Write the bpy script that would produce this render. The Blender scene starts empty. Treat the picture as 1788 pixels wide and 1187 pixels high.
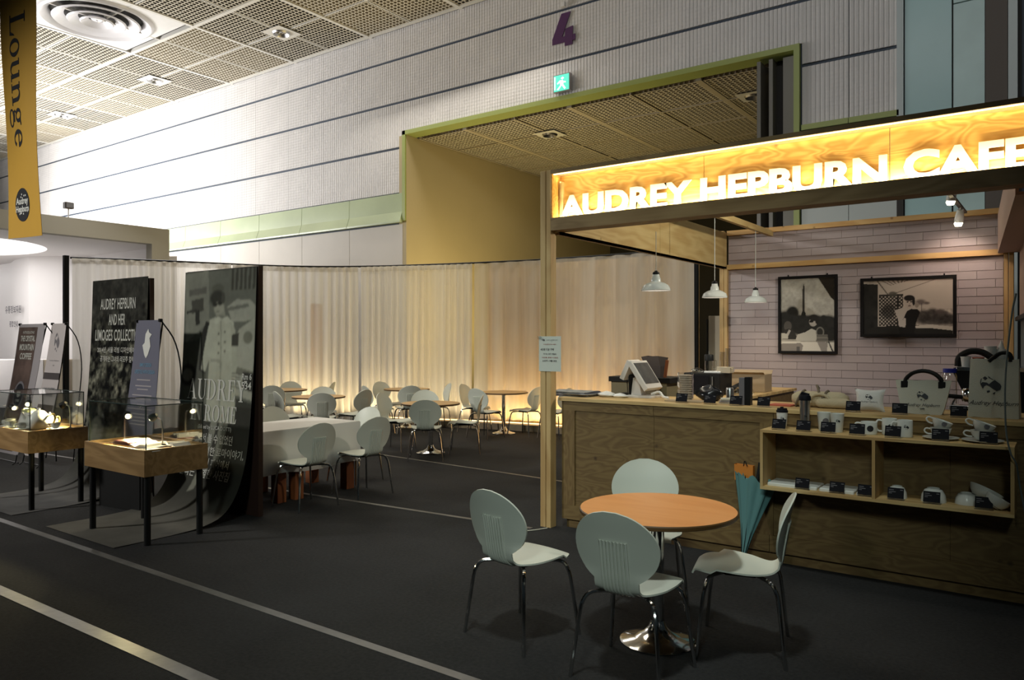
import bpy, bmesh, math, random
import numpy as np
from mathutils import Vector, Matrix

random.seed(7)
rng = np.random.default_rng(11)
PI = math.pi
S = bpy.context.scene
COL = S.collection

# ---------------------------------------------------------------- camera
cd = bpy.data.cameras.new('camera')
cam = bpy.data.objects.new('camera', cd)
COL.objects.link(cam)
cd.sensor_width = 36.0
cd.sensor_fit = 'HORIZONTAL'
cd.lens = 1332 / 1788 * 36
cd.shift_y = -1.5 / 1788
cd.clip_end = 200
cam.location = (0, 0, 1.67)
cam.rotation_euler = (PI / 2, 0, math.radians(36))
S.camera = cam

# ---------------------------------------------------------------- world, exposure
w = bpy.data.worlds.new('world')
S.world = w
w.use_nodes = True
w.node_tree.nodes['Background'].inputs[0].default_value = (0.55, 0.75, 0.8, 1)
w.node_tree.nodes['Background'].inputs[1].default_value = 0.018
S.view_settings.view_transform = 'Standard'
S.view_settings.look = 'None'
S.view_settings.gamma = 1
S.view_settings.exposure = 0.0
try:
    S.view_settings.use_curve_mapping = False
except Exception:
    pass
try:
    S.cycles.max_bounces = 7
    S.cycles.transparent_max_bounces = 16
    S.cycles.caustics_reflective = False
    S.cycles.caustics_refractive = False
    S.cycles.sample_clamp_indirect = 4.0
except Exception:
    pass


def look_rot(d):
    return Vector(d).to_track_quat('-Z', 'Y').to_euler()


def area(name, loc, d, sx, sy, power, col, spread=180):
    l = bpy.data.lights.new(name, 'AREA')
    l.shape = 'RECTANGLE'
    l.size = sx
    l.size_y = sy
    l.energy = power
    l.color = col
    l.spread = math.radians(spread)
    o = bpy.data.objects.new(name, l)
    o.location = loc
    o.rotation_euler = look_rot(d)
    COL.objects.link(o)
    return o


def spot(name, loc, d, ang, power, col, blend=0.6, rad=0.03):
    l = bpy.data.lights.new(name, 'SPOT')
    l.spot_size = math.radians(ang)
    l.spot_blend = blend
    l.shadow_soft_size = rad
    l.energy = power
    l.color = col
    o = bpy.data.objects.new(name, l)
    o.location = loc
    o.rotation_euler = look_rot(d)
    COL.objects.link(o)
    return o


def point(name, loc, power, col, rad=0.03):
    l = bpy.data.lights.new(name, 'POINT')
    l.shadow_soft_size = rad
    l.energy = power
    l.color = col
    o = bpy.data.objects.new(name, l)
    o.location = loc
    COL.objects.link(o)
    return o


WARM = (1.0, 0.72, 0.36)
# hall lighting, lamps and added fills
area('hall_floodlight', (-28.0, 7.2, 5.0), (0.42, 0.85, 0.32), 9.0, 2.5, 1700, (1.0, 0.98, 0.98), 160)
spot('hall_spot_cafe', (-1.3, 1.7, 9.0), (-1.35, 2.5, -8.6), 40, 1250, (0.93, 1.0, 0.93), 1.0, 0.35)
spot('hall_spot_left', (-12.5, -4.5, 5.4), (3.8, 8.9, -4.0), 54, 3300, (1.0, 0.98, 0.92), 1.0, 0.4)
area('hall_lamp_lounge', (-8.5, 6.2, 9.3), (0, 0.12, -1), 4, 3, 130, (1.0, 0.90, 0.70), 120)
area('wall_fill', (-2.0, 5.5, 9.3), (-0.03, 1, -0.25), 11, 1.2, 160, (0.97, 0.98, 0.95))  # added fill for the right wall and teal panels
area('curtain_back_fill', (-12.0, 13.2, 8.2), (0.05, -0.6, -0.8), 6, 0.8, 130, (1.0, 0.93, 0.82))  # added to light the curtains through from behind
spot('front_fill', (1.6, -7.0, 7.5), (-5.3, 12.0, -6.3), 33, 1900, (0.84, 1.0, 0.93), 1.0, 0.8)  # unseen fill added to lift the chair backs and counter front
spot('cafe_side_fill', (-0.86, 7.35, 2.97), (-3.0, 0.25, -0.6), 150, 170, (1.0, 0.92, 0.76), 1.0, 0.05)  # added hidden lamp that brightens the left beam and the goods
# behind the curtain: an added fill, then the light in the recess
area('left_curtain_fill', (-15.9, 8.4, 5.6), (0.75, -0.25, -0.7), 2.5, 1.0, 110, (1.0, 0.97, 0.96))  # added to backlight the left curtain, in place of booth spill
area('recess_lamp', (-10.6, 14.9, 0.7), (-0.30, 0.15, 1.0), 3.0, 0.8, 220, (1.0, 0.80, 0.38))


# ---------------------------------------------------------------- materials
def new_mat(name):
    m = bpy.data.materials.new(name)
    m.use_nodes = True
    nt = m.node_tree
    b = nt.nodes['Principled BSDF']
    return m, nt, b


def lin(c):
    return tuple(((x / 255) / 12.92 if x / 255 <= 0.04045 else ((x / 255 + 0.055) / 1.055) ** 2.4) for x in c)


def mat(name, col, rough=0.6, metal=0.0, emit=None, es=0.0, spec=0.5, bump=0.0, bscale=60, vary=0.0, vscale=4.0):
    m, nt, b = new_mat(name)
    b.inputs['Base Color'].default_value = (*col, 1)
    b.inputs['Roughness'].default_value = rough
    b.inputs['Metallic'].default_value = metal
    b.inputs['Specular IOR Level'].default_value = spec
    if emit:
        b.inputs['Emission Color'].default_value = (*emit, 1)
        b.inputs['Emission Strength'].default_value = es
    if bump or vary:
        tc = nt.nodes.new('ShaderNodeTexCoord')
        if vary:
            n = nt.nodes.new('ShaderNodeTexNoise')
            n.inputs['Scale'].default_value = vscale
            n.inputs['Detail'].default_value = 5
            nt.links.new(tc.outputs['Object'], n.inputs['Vector'])
            r = nt.nodes.new('ShaderNodeValToRGB')
            r.color_ramp.elements[0].position = 0.3
            r.color_ramp.elements[1].position = 0.7
            r.color_ramp.elements[0].color = (*[c * (1 - vary) for c in col], 1)
            r.color_ramp.elements[1].color = (*[min(1, c * (1 + vary)) for c in col], 1)
            nt.links.new(n.outputs['Fac'], r.inputs['Fac'])
            nt.links.new(r.outputs['Color'], b.inputs['Base Color'])
        if bump:
            n = nt.nodes.new('ShaderNodeTexNoise')
            n.inputs['Scale'].default_value = bscale
            n.inputs['Detail'].default_value = 3
            nt.links.new(tc.outputs['Object'], n.inputs['Vector'])
            bp = nt.nodes.new('ShaderNodeBump')
            bp.inputs['Strength'].default_value = bump
            bp.inputs['Distance'].default_value = 0.01
            nt.links.new(n.outputs['Fac'], bp.inputs['Height'])
            nt.links.new(bp.outputs['Normal'], b.inputs['Normal'])
    return m


def wood(name, c1, c2, axis='x', scale=2.2, rings=9.0, rough=0.6, stretch=5.0, knots=True):
    """plywood: contour lines of a stretched noise make cathedral grain"""
    m, nt, b = new_mat(name)
    N, L = nt.nodes, nt.links
    tc = N.new('ShaderNodeTexCoord')
    mp = N.new('ShaderNodeMapping')
    s = [scale] * 3
    s['xyz'.index(axis)] = scale / stretch
    mp.inputs['Scale'].default_value = s
    L.new(tc.outputs['Object'], mp.inputs['Vector'])
    n = N.new('ShaderNodeTexNoise')
    n.inputs['Scale'].default_value = 1.6
    n.inputs['Detail'].default_value = 2.5
    n.inputs['Roughness'].default_value = 0.45
    n.inputs['Distortion'].default_value = 0.5
    L.new(mp.outputs['Vector'], n.inputs['Vector'])
    a = N.new('ShaderNodeMath')
    a.operation = 'MULTIPLY'
    a.inputs[1].default_value = rings * 6.28
    L.new(n.outputs['Fac'], a.inputs[0])
    si = N.new('ShaderNodeMath')
    si.operation = 'SINE'
    L.new(a.outputs[0], si.inputs[0])
    # fine fibres
    mp2 = N.new('ShaderNodeMapping')
    s2 = [70.0] * 3
    s2['xyz'.index(axis)] = 2.0
    mp2.inputs['Scale'].default_value = s2
    L.new(tc.outputs['Object'], mp2.inputs['Vector'])
    n2 = N.new('ShaderNodeTexNoise')
    n2.inputs['Scale'].default_value = 1.0
    n2.inputs['Detail'].default_value = 2
    L.new(mp2.outputs['Vector'], n2.inputs['Vector'])
    mr = N.new('ShaderNodeMath')
    mr.operation = 'MULTIPLY_ADD'
    mr.inputs[1].default_value = 0.30
    mr.inputs[2].default_value = 0.38
    L.new(si.outputs[0], mr.inputs[0])
    ad = N.new('ShaderNodeMath')
    ad.operation = 'MULTIPLY_ADD'
    ad.inputs[1].default_value = 0.5
    L.new(n2.outputs['Fac'], ad.inputs[0])
    L.new(mr.outputs[0], ad.inputs[2])
    su = N.new('ShaderNodeMath')
    su.operation = 'SUBTRACT'
    su.inputs[1].default_value = 0.2
    L.new(ad.outputs[0], su.inputs[0])
    r = N.new('ShaderNodeValToRGB')
    r.color_ramp.elements[0].position = 0.05
    r.color_ramp.elements[1].position = 0.95
    r.color_ramp.elements[0].color = (*c2, 1)
    r.color_ramp.elements[1].color = (*c1, 1)
    L.new(su.outputs[0], r.inputs['Fac'])
    out = r.outputs['Color']
    if knots:
        v = N.new('ShaderNodeTexVoronoi')
        v.inputs['Scale'].default_value = 3.3
        L.new(tc.outputs['Object'], v.inputs['Vector'])
        kr = N.new('ShaderNodeValToRGB')
        kr.color_ramp.elements[0].position = 0.02
        kr.color_ramp.elements[1].position = 0.075
        kr.color_ramp.elements[0].color = (0.25, 0.18, 0.12, 1)
        kr.color_ramp.elements[1].color = (1, 1, 1, 1)
        L.new(v.outputs['Distance'], kr.inputs['Fac'])
        mx = N.new('ShaderNodeMix')
        mx.data_type = 'RGBA'
        mx.blend_type = 'MULTIPLY'
        mx.inputs['Factor'].default_value = 0.8
        L.new(out, mx.inputs['A'])
        L.new(kr.outputs['Color'], mx.inputs['B'])
        out = mx.outputs['Result']
    L.new(out, b.inputs['Base Color'])
    b.inputs['Roughness'].default_value = rough
    return m


def glass(name, tint=(0.9, 0.95, 0.93), refl=0.08, clear=0.92):
    m = bpy.data.materials.new(name)
    m.use_nodes = True
    nt = m.node_tree
    nt.nodes.clear()
    o = nt.nodes.new('ShaderNodeOutputMaterial')
    t = nt.nodes.new('ShaderNodeBsdfTransparent')
    t.inputs[0].default_value = (*[c * clear for c in tint], 1)
    g = nt.nodes.new('ShaderNodeBsdfGlossy')
    g.inputs['Roughness'].default_value = 0.02
    g.inputs[0].default_value = (1, 1, 1, 1)
    lw = nt.nodes.new('ShaderNodeLayerWeight')
    lw.inputs['Blend'].default_value = 0.2
    ma = nt.nodes.new('ShaderNodeMath')
    ma.operation = 'MULTIPLY_ADD'
    ma.inputs[1].default_value = 0.6
    ma.inputs[2].default_value = refl
    nt.links.new(lw.outputs['Fresnel'], ma.inputs[0])
    mx = nt.nodes.new('ShaderNodeMixShader')
    nt.links.new(ma.outputs[0], mx.inputs[0])
    nt.links.new(t.outputs[0], mx.inputs[1])
    nt.links.new(g.outputs[0], mx.inputs[2])
    nt.links.new(mx.outputs[0], o.inputs['Surface'])
    return m


def sheer(name, col, transp, transl):
    m = bpy.data.materials.new(name)
    m.use_nodes = True
    nt = m.node_tree
    nt.nodes.clear()
    N, L = nt.nodes, nt.links
    o = N.new('ShaderNodeOutputMaterial')
    d = N.new('ShaderNodeBsdfDiffuse')
    d.inputs[0].default_value = (*col, 1)
    tl = N.new('ShaderNodeBsdfTranslucent')
    tl.inputs[0].default_value = (*col, 1)
    tp = N.new('ShaderNodeBsdfTransparent')
    tp.inputs[0].default_value = (1, 1, 1, 1)
    tc = N.new('ShaderNodeTexCoord')
    mp = N.new('ShaderNodeMapping')
    mp.inputs['Scale'].default_value = (2.2, 2.2, 0.10)
    L.new(tc.outputs['Object'], mp.inputs['Vector'])
    n = N.new('ShaderNodeTexNoise')
    n.inputs['Scale'].default_value = 2.0
    n.inputs['Detail'].default_value = 4
    L.new(mp.outputs['Vector'], n.inputs['Vector'])
    mr = N.new('ShaderNodeMapRange')
    mr.inputs['From Min'].default_value = 0.3
    mr.inputs['From Max'].default_value = 0.7
    mr.inputs['To Min'].default_value = transp * 0.35
    mr.inputs['To Max'].default_value = transp * 1.5
    L.new(n.outputs['Fac'], mr.inputs['Value'])
    m1 = N.new('ShaderNodeMixShader')
    m1.inputs[0].default_value = transl
    L.new(d.outputs[0], m1.inputs[1])
    L.new(tl.outputs[0], m1.inputs[2])
    m2 = N.new('ShaderNodeMixShader')
    L.new(mr.outputs['Result'], m2.inputs[0])
    L.new(m1.outputs[0], m2.inputs[1])
    L.new(tp.outputs[0], m2.inputs[2])
    L.new(m2.outputs[0], o.inputs['Surface'])
    return m


def print_mat(name, rough=0.55, spec=0.3):
    m, nt, b = new_mat(name)
    a = nt.nodes.new('ShaderNodeVertexColor')
    a.layer_name = 'print'
    nt.links.new(a.outputs['Color'], b.inputs['Base Color'])
    b.inputs['Roughness'].default_value = rough
    b.inputs['Specular IOR Level'].default_value = spec
    return m


def carpet():
    m, nt, b = new_mat('carpet_charcoal')
    N, L = nt.nodes, nt.links
    tc = N.new('ShaderNodeTexCoord')
    n = N.new('ShaderNodeTexNoise')
    n.inputs['Scale'].default_value = 45
    n.inputs['Detail'].default_value = 6
    L.new(tc.outputs['Object'], n.inputs['Vector'])
    n2 = N.new('ShaderNodeTexNoise')
    n2.inputs['Scale'].default_value = 1.1
    n2.inputs['Detail'].default_value = 5
    L.new(tc.outputs['Object'], n2.inputs['Vector'])
    mu = N.new('ShaderNodeMath')
    mu.operation = 'ADD'
    L.new(n.outputs['Fac'], mu.inputs[0])
    L.new(n2.outputs['Fac'], mu.inputs[1])
    r = N.new('ShaderNodeValToRGB')
    r.color_ramp.elements[0].position = 0.35
    r.color_ramp.elements[1].position = 0.75
    r.color_ramp.elements[0].color = (0.018, 0.0178, 0.018, 1)
    r.color_ramp.elements[1].color = (0.040, 0.040, 0.041, 1)
    hf = N.new('ShaderNodeMath')
    hf.operation = 'MULTIPLY'
    hf.inputs[1].default_value = 0.5
    L.new(mu.outputs[0], hf.inputs[0])
    L.new(hf.outputs[0], r.inputs['Fac'])
    L.new(r.outputs['Color'], b.inputs['Base Color'])
    b.inputs['Roughness'].default_value = 0.95
    b.inputs['Specular IOR Level'].default_value = 0.15
    bp = N.new('ShaderNodeBump')
    bp.inputs['Strength'].default_value = 0.5
    bp.inputs['Distance'].default_value = 0.01
    n3 = N.new('ShaderNodeTexNoise')
    n3.inputs['Scale'].default_value = 180
    L.new(tc.outputs['Object'], n3.inputs['Vector'])
    L.new(n3.outputs['Fac'], bp.inputs['Height'])
    L.new(bp.outputs['Normal'], b.inputs['Normal'])
    return m


M = {}
M['carpet'] = carpet()
M['tape'] = mat('seam_tape', (0.085, 0.083, 0.08), 0.36, vary=0.45, vscale=3, bump=0.3, bscale=11)
M['wall_panel'] = mat('corrugated_panel_white', (0.74, 0.72, 0.70), 0.6, vary=0.05, vscale=1.5, bump=0.2, bscale=30)
_nt = M['wall_panel'].node_tree
_tc = _nt.nodes.new('ShaderNodeTexCoord')
_wv = _nt.nodes.new('ShaderNodeTexWave')
_wv.bands_direction = 'Z'
_wv.inputs['Scale'].default_value = 4.1
_nt.links.new(_tc.outputs['Object'], _wv.inputs['Vector'])
_bp = _nt.nodes.new('ShaderNodeBump')
_bp.inputs['Strength'].default_value = 0.35
_bp.inputs['Distance'].default_value = 0.01
_nt.links.new(_wv.outputs['Fac'], _bp.inputs['Height'])
_nt.links.new(_bp.outputs['Normal'], _nt.nodes['Principled BSDF'].inputs['Normal'])
M['wall_plain'] = mat('wall_plain', (0.70, 0.66, 0.59), 0.7, vary=0.04, vscale=0.8)
M['joint'] = mat('joint_slate', (0.055, 0.075, 0.105), 0.6)
M['green_panel'] = mat('green_glass_panel', (0.52, 0.60, 0.38), 0.22, vary=0.10, vscale=0.7)
M['green_frame'] = mat('green_frame', (0.36, 0.42, 0.13), 0.4)
M['teal'] = mat('teal_panel', (0.46, 0.68, 0.69), 0.3, vary=0.06, vscale=0.6)
M['teal_film'] = mat('teal_film', (0.55, 0.74, 0.73), 0.35, bump=0.9, bscale=1.3, vary=0.12, vscale=1.0)
M['steel_white'] = mat('pale_steel', (0.55, 0.62, 0.62), 0.4)
M['brown_strip'] = mat('brown_strip', (0.12, 0.10, 0.085), 0.6)
M['dark'] = mat('dark_void', (0.035, 0.032, 0.028), 0.7)
M['recess'] = mat('recess_wall', (0.52, 0.43, 0.25), 0.8, vary=0.05, vscale=0.5)
M['door_leaf'] = mat('door_leaf', (0.16, 0.15, 0.125), 0.35)
M['tile'] = mat('louvre_tile', (0.62, 0.57, 0.46), 0.6)
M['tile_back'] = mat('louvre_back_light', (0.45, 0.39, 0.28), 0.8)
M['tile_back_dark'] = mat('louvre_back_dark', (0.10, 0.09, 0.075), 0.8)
M['rail_white'] = mat('ceiling_rail', (0.72, 0.70, 0.64), 0.5)
M['white'] = mat('white_paint', (0.80, 0.79, 0.77), 0.5)
M['metal_white'] = mat('white_enamel_metal', (0.75, 0.74, 0.76), 0.25)
M['metal_grey'] = mat('grey_lamp_metal', (0.45, 0.44, 0.45), 0.25, metal=0.6)
M['beige_fascia'] = mat('beige_fascia', (0.42, 0.39, 0.31), 0.7)
M['booth_white'] = mat('booth_white', (0.82, 0.79, 0.77), 0.6)
M['desk_beige'] = mat('desk_beige', (0.50, 0.43, 0.32), 0.6)
M['glow'] = mat('lit_ceiling', (1, 1, 1), 0.5, emit=(1.0, 0.98, 0.97), es=2.2)
M['ply'] = wood('plywood_counter', lin((126, 103, 62)), lin((102, 79, 44)), 'x', 5.2, 9.0, stretch=4.0)
M['ply_stile'] = wood('plywood_stile', lin((130, 106, 64)), lin((106, 82, 46)), 'z', 5.2, 9.0, stretch=4.0)
M['ply_side'] = wood('plywood_beam', lin((208, 186, 130)), lin((184, 154, 98)), 'y', 2.4, 5.0)
M['ply_back'] = wood('plywood_sign', lin((232, 186, 102)), lin((202, 146, 64)), 'x', 3.2, 13.0, stretch=3.2)
M['ply_header'] = wood('plywood_header', lin((150, 124, 84)), lin((124, 98, 60)), 'x', 3.0, 6.0)
M['ply_vert'] = wood('plywood_wall', lin((222, 190, 126)), lin((176, 138, 80)), 'z', 2.6, 11.0)
M['stud'] = wood('pine_stud', lin((206, 176, 122)), lin((176, 140, 88)), 'z', 3.0, 3.0)
M['rail'] = wood('pine_rail', lin((214, 180, 122)), lin((188, 146, 88)), 'x', 3.0, 3.0)
M['edge_ply'] = wood('plywood_edge', lin((214, 186, 130)), lin((176, 140, 88)), 'x', 3.0, 5.0)
M['oak'] = wood('oak_veneer', lin((148, 118, 76)), lin((120, 92, 54)), 'x', 4.0, 6.0, knots=False, rough=0.45, stretch=9.0)
M['plank'] = mat('mauve_plank', (0.37, 0.305, 0.305), 0.5, vary=0.08, vscale=2.0)
M['plank_b'] = mat('mauve_plank_pale', (0.39, 0.325, 0.32), 0.5, vary=0.08, vscale=2.0)
M['plank_gap'] = mat('plank_gap', (0.33, 0.275, 0.272), 0.8)
M['pink_board'] = mat('pink_board', (0.46, 0.33, 0.28), 0.6)
M['black'] = mat('black_satin', (0.010, 0.010, 0.010), 0.45, spec=0.2)
M['black_gloss'] = mat('black_gloss', (0.007, 0.007, 0.010), 0.6, spec=0.12)
M['black_frame'] = mat('black_frame', (0.008, 0.007, 0.007), 0.6, spec=0.12)
M['board_edge'] = mat('board_edge_brown', (0.045, 0.022, 0.016), 0.5)
M['chrome'] = mat('chrome', (0.62, 0.62, 0.62), 0.12, metal=1.0)
M['steel'] = mat('brushed_steel', (0.5, 0.5, 0.5), 0.3, metal=1.0)
M['chair'] = mat('chair_plastic', (0.64, 0.66, 0.58), 0.42, spec=0.4)
M['table_top'] = wood('table_beech', lin((246, 172, 106)), lin((238, 158, 92)), 'x', 3.0, 4.0, knots=False, rough=0.35)
M['table_tan'] = wood('table_beech_lounge_light', lin((206, 168, 112)), lin((190, 148, 94)), 'x', 3.0, 4.0, knots=False, rough=0.4)  # same beech as the front table with lounge light put into the colour
M['table_edge'] = mat('table_edge', lin((92, 66, 34)), 0.5)
M['cloth'] = mat('white_cloth', (0.72, 0.70, 0.66), 0.85, bump=0.15, bscale=200)
M['leg_wood'] = wood('red_brown_wood', lin((150, 84, 40)), lin((112, 58, 24)), 'z', 3.0, 4.0, knots=False)
M['sheer'] = sheer('sheer_curtain', (0.84, 0.81, 0.75), 0.24, 0.52)
M['sheer_wide'] = sheer('sheer_curtain_over_plywood', (0.84, 0.80, 0.72), 0.36, 0.45)
M['hem'] = mat('curtain_header_tape', (0.52, 0.48, 0.40), 0.85)
M['led'] = mat('led_strip', (1, 0.8, 0.5), 0.5, emit=(1.0, 0.62, 0.26), es=3.2)
M['led_header'] = mat('led_header', (1, 0.9, 0.6), 0.5, emit=(1.0, 0.80, 0.42), es=3)
M['bulb'] = mat('lamp_bulb', (1, 1, 1), 0.5, emit=(1.0, 0.92, 0.80), es=4)
M['bulb_warm'] = mat('halogen_bulb', (1, 1, 1), 0.5, emit=(1.0, 0.86, 0.52), es=12)
M['shade'] = mat('white_enamel', (0.62, 0.66, 0.63), 0.2)
M['sign_letter'] = mat('sign_letter_white', (0.86, 0.78, 0.60), 0.5)
M['purple'] = mat('purple_vinyl', (0.10, 0.035, 0.12), 0.5)
M['exit_green'] = mat('exit_sign_lit', (0.1, 0.6, 0.45), 0.4, emit=(0.10, 0.72, 0.52), es=0.95)
M['exit_white'] = mat('exit_sign_white', (0.9, 1, 0.95), 0.4, emit=(0.8, 1.0, 0.92), es=1.25)
M['yellow'] = mat('banner_mustard', lin((186, 142, 40)), 0.6, vary=0.05, vscale=1.2)
M['ink'] = mat('ink_black', (0.010, 0.010, 0.014), 0.5)
M['ink_white'] = mat('ink_white', (0.62, 0.62, 0.58), 0.5)
M['ink_pale'] = mat('ink_pale', (0.40, 0.40, 0.36), 0.5)
M['ink_grey'] = mat('ink_grey', (0.15, 0.14, 0.15), 0.5)
M['ink_red'] = mat('ink_red', (0.30, 0.05, 0.03), 0.5)
M['ink_blue'] = mat('ink_blue', (0.10, 0.24, 0.36), 0.5)
M['slate_banner'] = mat('slate_banner', lin((92, 92, 108)), 0.5)
M['grey_banner'] = mat('grey_banner', lin((150, 144, 146)), 0.5)
M['white_banner'] = mat('white_banner', lin((178, 170, 168)), 0.5)
M['paper'] = mat('paper_notice', (0.58, 0.62, 0.55), 0.6)
M['glass'] = glass('display_glass', (0.985, 0.995, 0.985), 0.025, 0.992)
M['clear'] = glass('clear_plastic', (0.97, 0.98, 0.98), 0.10, 0.97)
M['glass_edge'] = mat('display_glass_edge', (0.03, 0.045, 0.04), 0.2)
M['porcelain'] = mat('porcelain_white', (0.70, 0.71, 0.67), 0.25)
M['canvas'] = mat('canvas_cream', (0.60, 0.57, 0.47), 0.85, bump=0.3, bscale=160)
M['canvas_white'] = mat('canvas_white', (0.72, 0.70, 0.66), 0.85, bump=0.3, bscale=120)
M['blanket'] = mat('blanket_cream', (0.52, 0.43, 0.28), 0.95, bump=0.5, bscale=90)
M['strap'] = mat('blanket_strap', (0.16, 0.12, 0.08), 0.8)
M['umbrella'] = mat('umbrella_teal', (0.11, 0.25, 0.25), 0.55)
M['orange'] = mat('orange_bag', (0.65, 0.22, 0.03), 0.6)
M['card_box'] = mat('cardboard', (0.38, 0.28, 0.17), 0.8)
M['red_sheet'] = mat('red_sheet', (0.50, 0.11, 0.06), 0.6)
M['pink_card'] = mat('paper_cup_tan', (0.42, 0.34, 0.26), 0.7)
M['pos_white'] = mat('pos_shell_white', (0.62, 0.58, 0.53), 0.4)
M['screen'] = mat('dull_screen', (0.085, 0.082, 0.078), 0.25, vary=0.3, vscale=9)
M['brown_bag'] = mat('brown_paper_bag', (0.035, 0.024, 0.02), 0.7)
M['beige_box'] = mat('beige_box', (0.46, 0.40, 0.30), 0.6)
M['cabinet_olive'] = mat('cabinet_olive', (0.22, 0.18, 0.10), 0.6)
M['grey_blue'] = mat('grey_blue_panel', (0.10, 0.135, 0.15), 0.5)
M['cable'] = mat('grey_cable', (0.12, 0.14, 0.135), 0.5)
M['plinth'] = mat('plinth_brown', (0.20, 0.15, 0.09), 0.45, vary=0.1)
M['olive_cloth'] = mat('pale_green_glass', (0.45, 0.48, 0.26), 0.25)
M['burgundy'] = mat('burgundy_case', (0.05, 0.006, 0.008), 0.3)
M['gold'] = mat('gilt', (0.55, 0.40, 0.14), 0.25, metal=0.8)
M['blue_lid'] = mat('blue_lid', (0.01, 0.02, 0.30), 0.4)
M['newsprint'] = mat('newsprint', (0.26, 0.26, 0.25), 0.8, vary=0.5, vscale=14)
M['print'] = print_mat('photo_print', 0.6, 0.08)
M['print_matt'] = print_mat('poster_print', 0.75, 0.08)


# ---------------------------------------------------------------- mesh helpers
class B:
    def __init__(s):
        s.v = []
        s.f = []
        s.mi = []
        s.m = 0

    def add(s, vs, fs):
        o = len(s.v)
        s.v += [tuple(p) for p in vs]
        for f in fs:
            s.f.append([i + o for i in f])
            s.mi.append(s.m)
        return s

    def box(s, x0, y0, z0, x1, y1, z1):
        x0, x1 = min(x0, x1), max(x0, x1)
        y0, y1 = min(y0, y1), max(y0, y1)
        z0, z1 = min(z0, z1), max(z0, z1)
        return s.add([(x0, y0, z0), (x1, y0, z0), (x1, y1, z0), (x0, y1, z0), (x0, y0, z1), (x1, y0, z1), (x1, y1, z1), (x0, y1, z1)],
                     [(0, 3, 2, 1), (4, 5, 6, 7), (0, 1, 5, 4), (1, 2, 6, 5), (2, 3, 7, 6), (3, 0, 4, 7)])

    def bbox(s, x0, y0, z0, x1, y1, z1, b=0.004):
        """box with chamfered vertical edges and top"""
        p = [(x0 + b, y0), (x1 - b, y0), (x1, y0 + b), (x1, y1 - b), (x1 - b, y1), (x0 + b, y1), (x0, y1 - b), (x0, y0 + b)]
        cx, cy = (x0 + x1) / 2, (y0 + y1) / 2

        def ins(q):
            return (q[0] + (b if q[0] < cx else -b), q[1] + (b if q[1] < cy else -b))
        lv = [[(q[0], q[1], z0) for q in p], [(q[0], q[1], z1 - b) for q in p], [(*ins(q), z1) for q in p]]
        return s.loft(lv, True, True)

    def loft(s, rings, cap0=False, cap1=False, closed=True):
        n = len(rings[0])
        vs = [p for r in rings for p in r]
        fs = []
        for i in range(len(rings) - 1):
            for j in range(n if closed else n - 1):
                k = (j + 1) % n
                fs.append((i * n + j, i * n + k, (i + 1) * n + k, (i + 1) * n + j))
        if cap0:
            fs.append(tuple(reversed(range(n))))
        if cap1:
            fs.append(tuple((len(rings) - 1) * n + j for j in range(n)))
        return s.add(vs, fs)

    def lathe(s, prof, n=24, c=(0, 0, 0), cap0=False, cap1=False):
        rings = []
        for r, z in prof:
            rings.append([(c[0] + r * math.cos(2 * PI * j / n), c[1] + r * math.sin(2 * PI * j / n), c[2] + z) for j in range(n)])
        return s.loft(rings, cap0, cap1)

    def tube(s, pts, r, n=8, caps=True):
        pts = [Vector(p) for p in pts]
        rings = []
        up = None
        for i, p in enumerate(pts):
            t = (pts[min(i + 1, len(pts) - 1)] - pts[max(i - 1, 0)]).normalized()
            if up is None:
                up = Vector((0, 0, 1)) if abs(t.z) < 0.9 else Vector((1, 0, 0))
            a = (up - t * up.dot(t)).normalized()
            up = a
            b = t.cross(a)
            rr = r[i] if isinstance(r, (list, tuple)) else r
            rings.append([tuple(p + (a * math.cos(2 * PI * j / n) + b * math.sin(2 * PI * j / n)) * rr) for j in range(n)])
        return s.loft(rings, caps, caps)

    def prism(s, poly, a, b, plane='xz'):
        """extrude a 2D polygon: plane xz from y=a to y=b, xy from z=a to z=b, yz from x=a to x=b"""
        def P(q, t):
            if plane == 'xz':
                return (q[0], t, q[1])
            if plane == 'xy':
                return (q[0], q[1], t)
            return (t, q[0], q[1])
        return s.loft([[P(q, a) for q in poly], [P(q, b) for q in poly]], True, True)

    def grid(s, P):
        h, wd = len(P), len(P[0])
        vs = [p for r in P for p in r]
        fs = [(i * wd + j, i * wd + j + 1, (i + 1) * wd + j + 1, (i + 1) * wd + j) for i in range(h - 1) for j in range(wd - 1)]
        return s.add(vs, fs)

    def mesh(s, name, mats, smooth=False):
        me = bpy.data.meshes.new(name)
        me.from_pydata(s.v, [], s.f)
        if not isinstance(mats, (list, tuple)):
            mats = [mats]
        for m in mats:
            me.materials.append(m)
        me.polygons.foreach_set('material_index', s.mi)
        bm = bmesh.new()
        bm.from_mesh(me)
        bmesh.ops.recalc_face_normals(bm, faces=bm.faces)
        bm.to_mesh(me)
        bm.free()
        if smooth:
            me.polygons.foreach_set('use_smooth', [True] * len(me.polygons))
            me.set_sharp_from_angle(angle=math.radians(smooth if smooth is not True else 40))
        me.update()
        return me

    def obj(s, name, mats, parent=None, smooth=False, loc=None, rotz=None):
        return link(name, s.mesh(name, mats, smooth), parent, loc, rotz)


def link(name, me, parent=None, loc=None, rotz=None):
    o = bpy.data.objects.new(name, me)
    COL.objects.link(o)
    if parent:
        o.parent = parent
    if loc is not None:
        o.location = loc
    if rotz is not None:
        o.rotation_euler = (0, 0, rotz)
    return o


def thing(name, label, cat, loc=(0, 0, 0), rotz=0.0, group=None):
    o = bpy.data.objects.new(name, None)
    o.empty_display_size = 0.1
    COL.objects.link(o)
    o.location = loc
    o.rotation_euler = (0, 0, rotz)
    return tag(o, label, cat, group)


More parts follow.
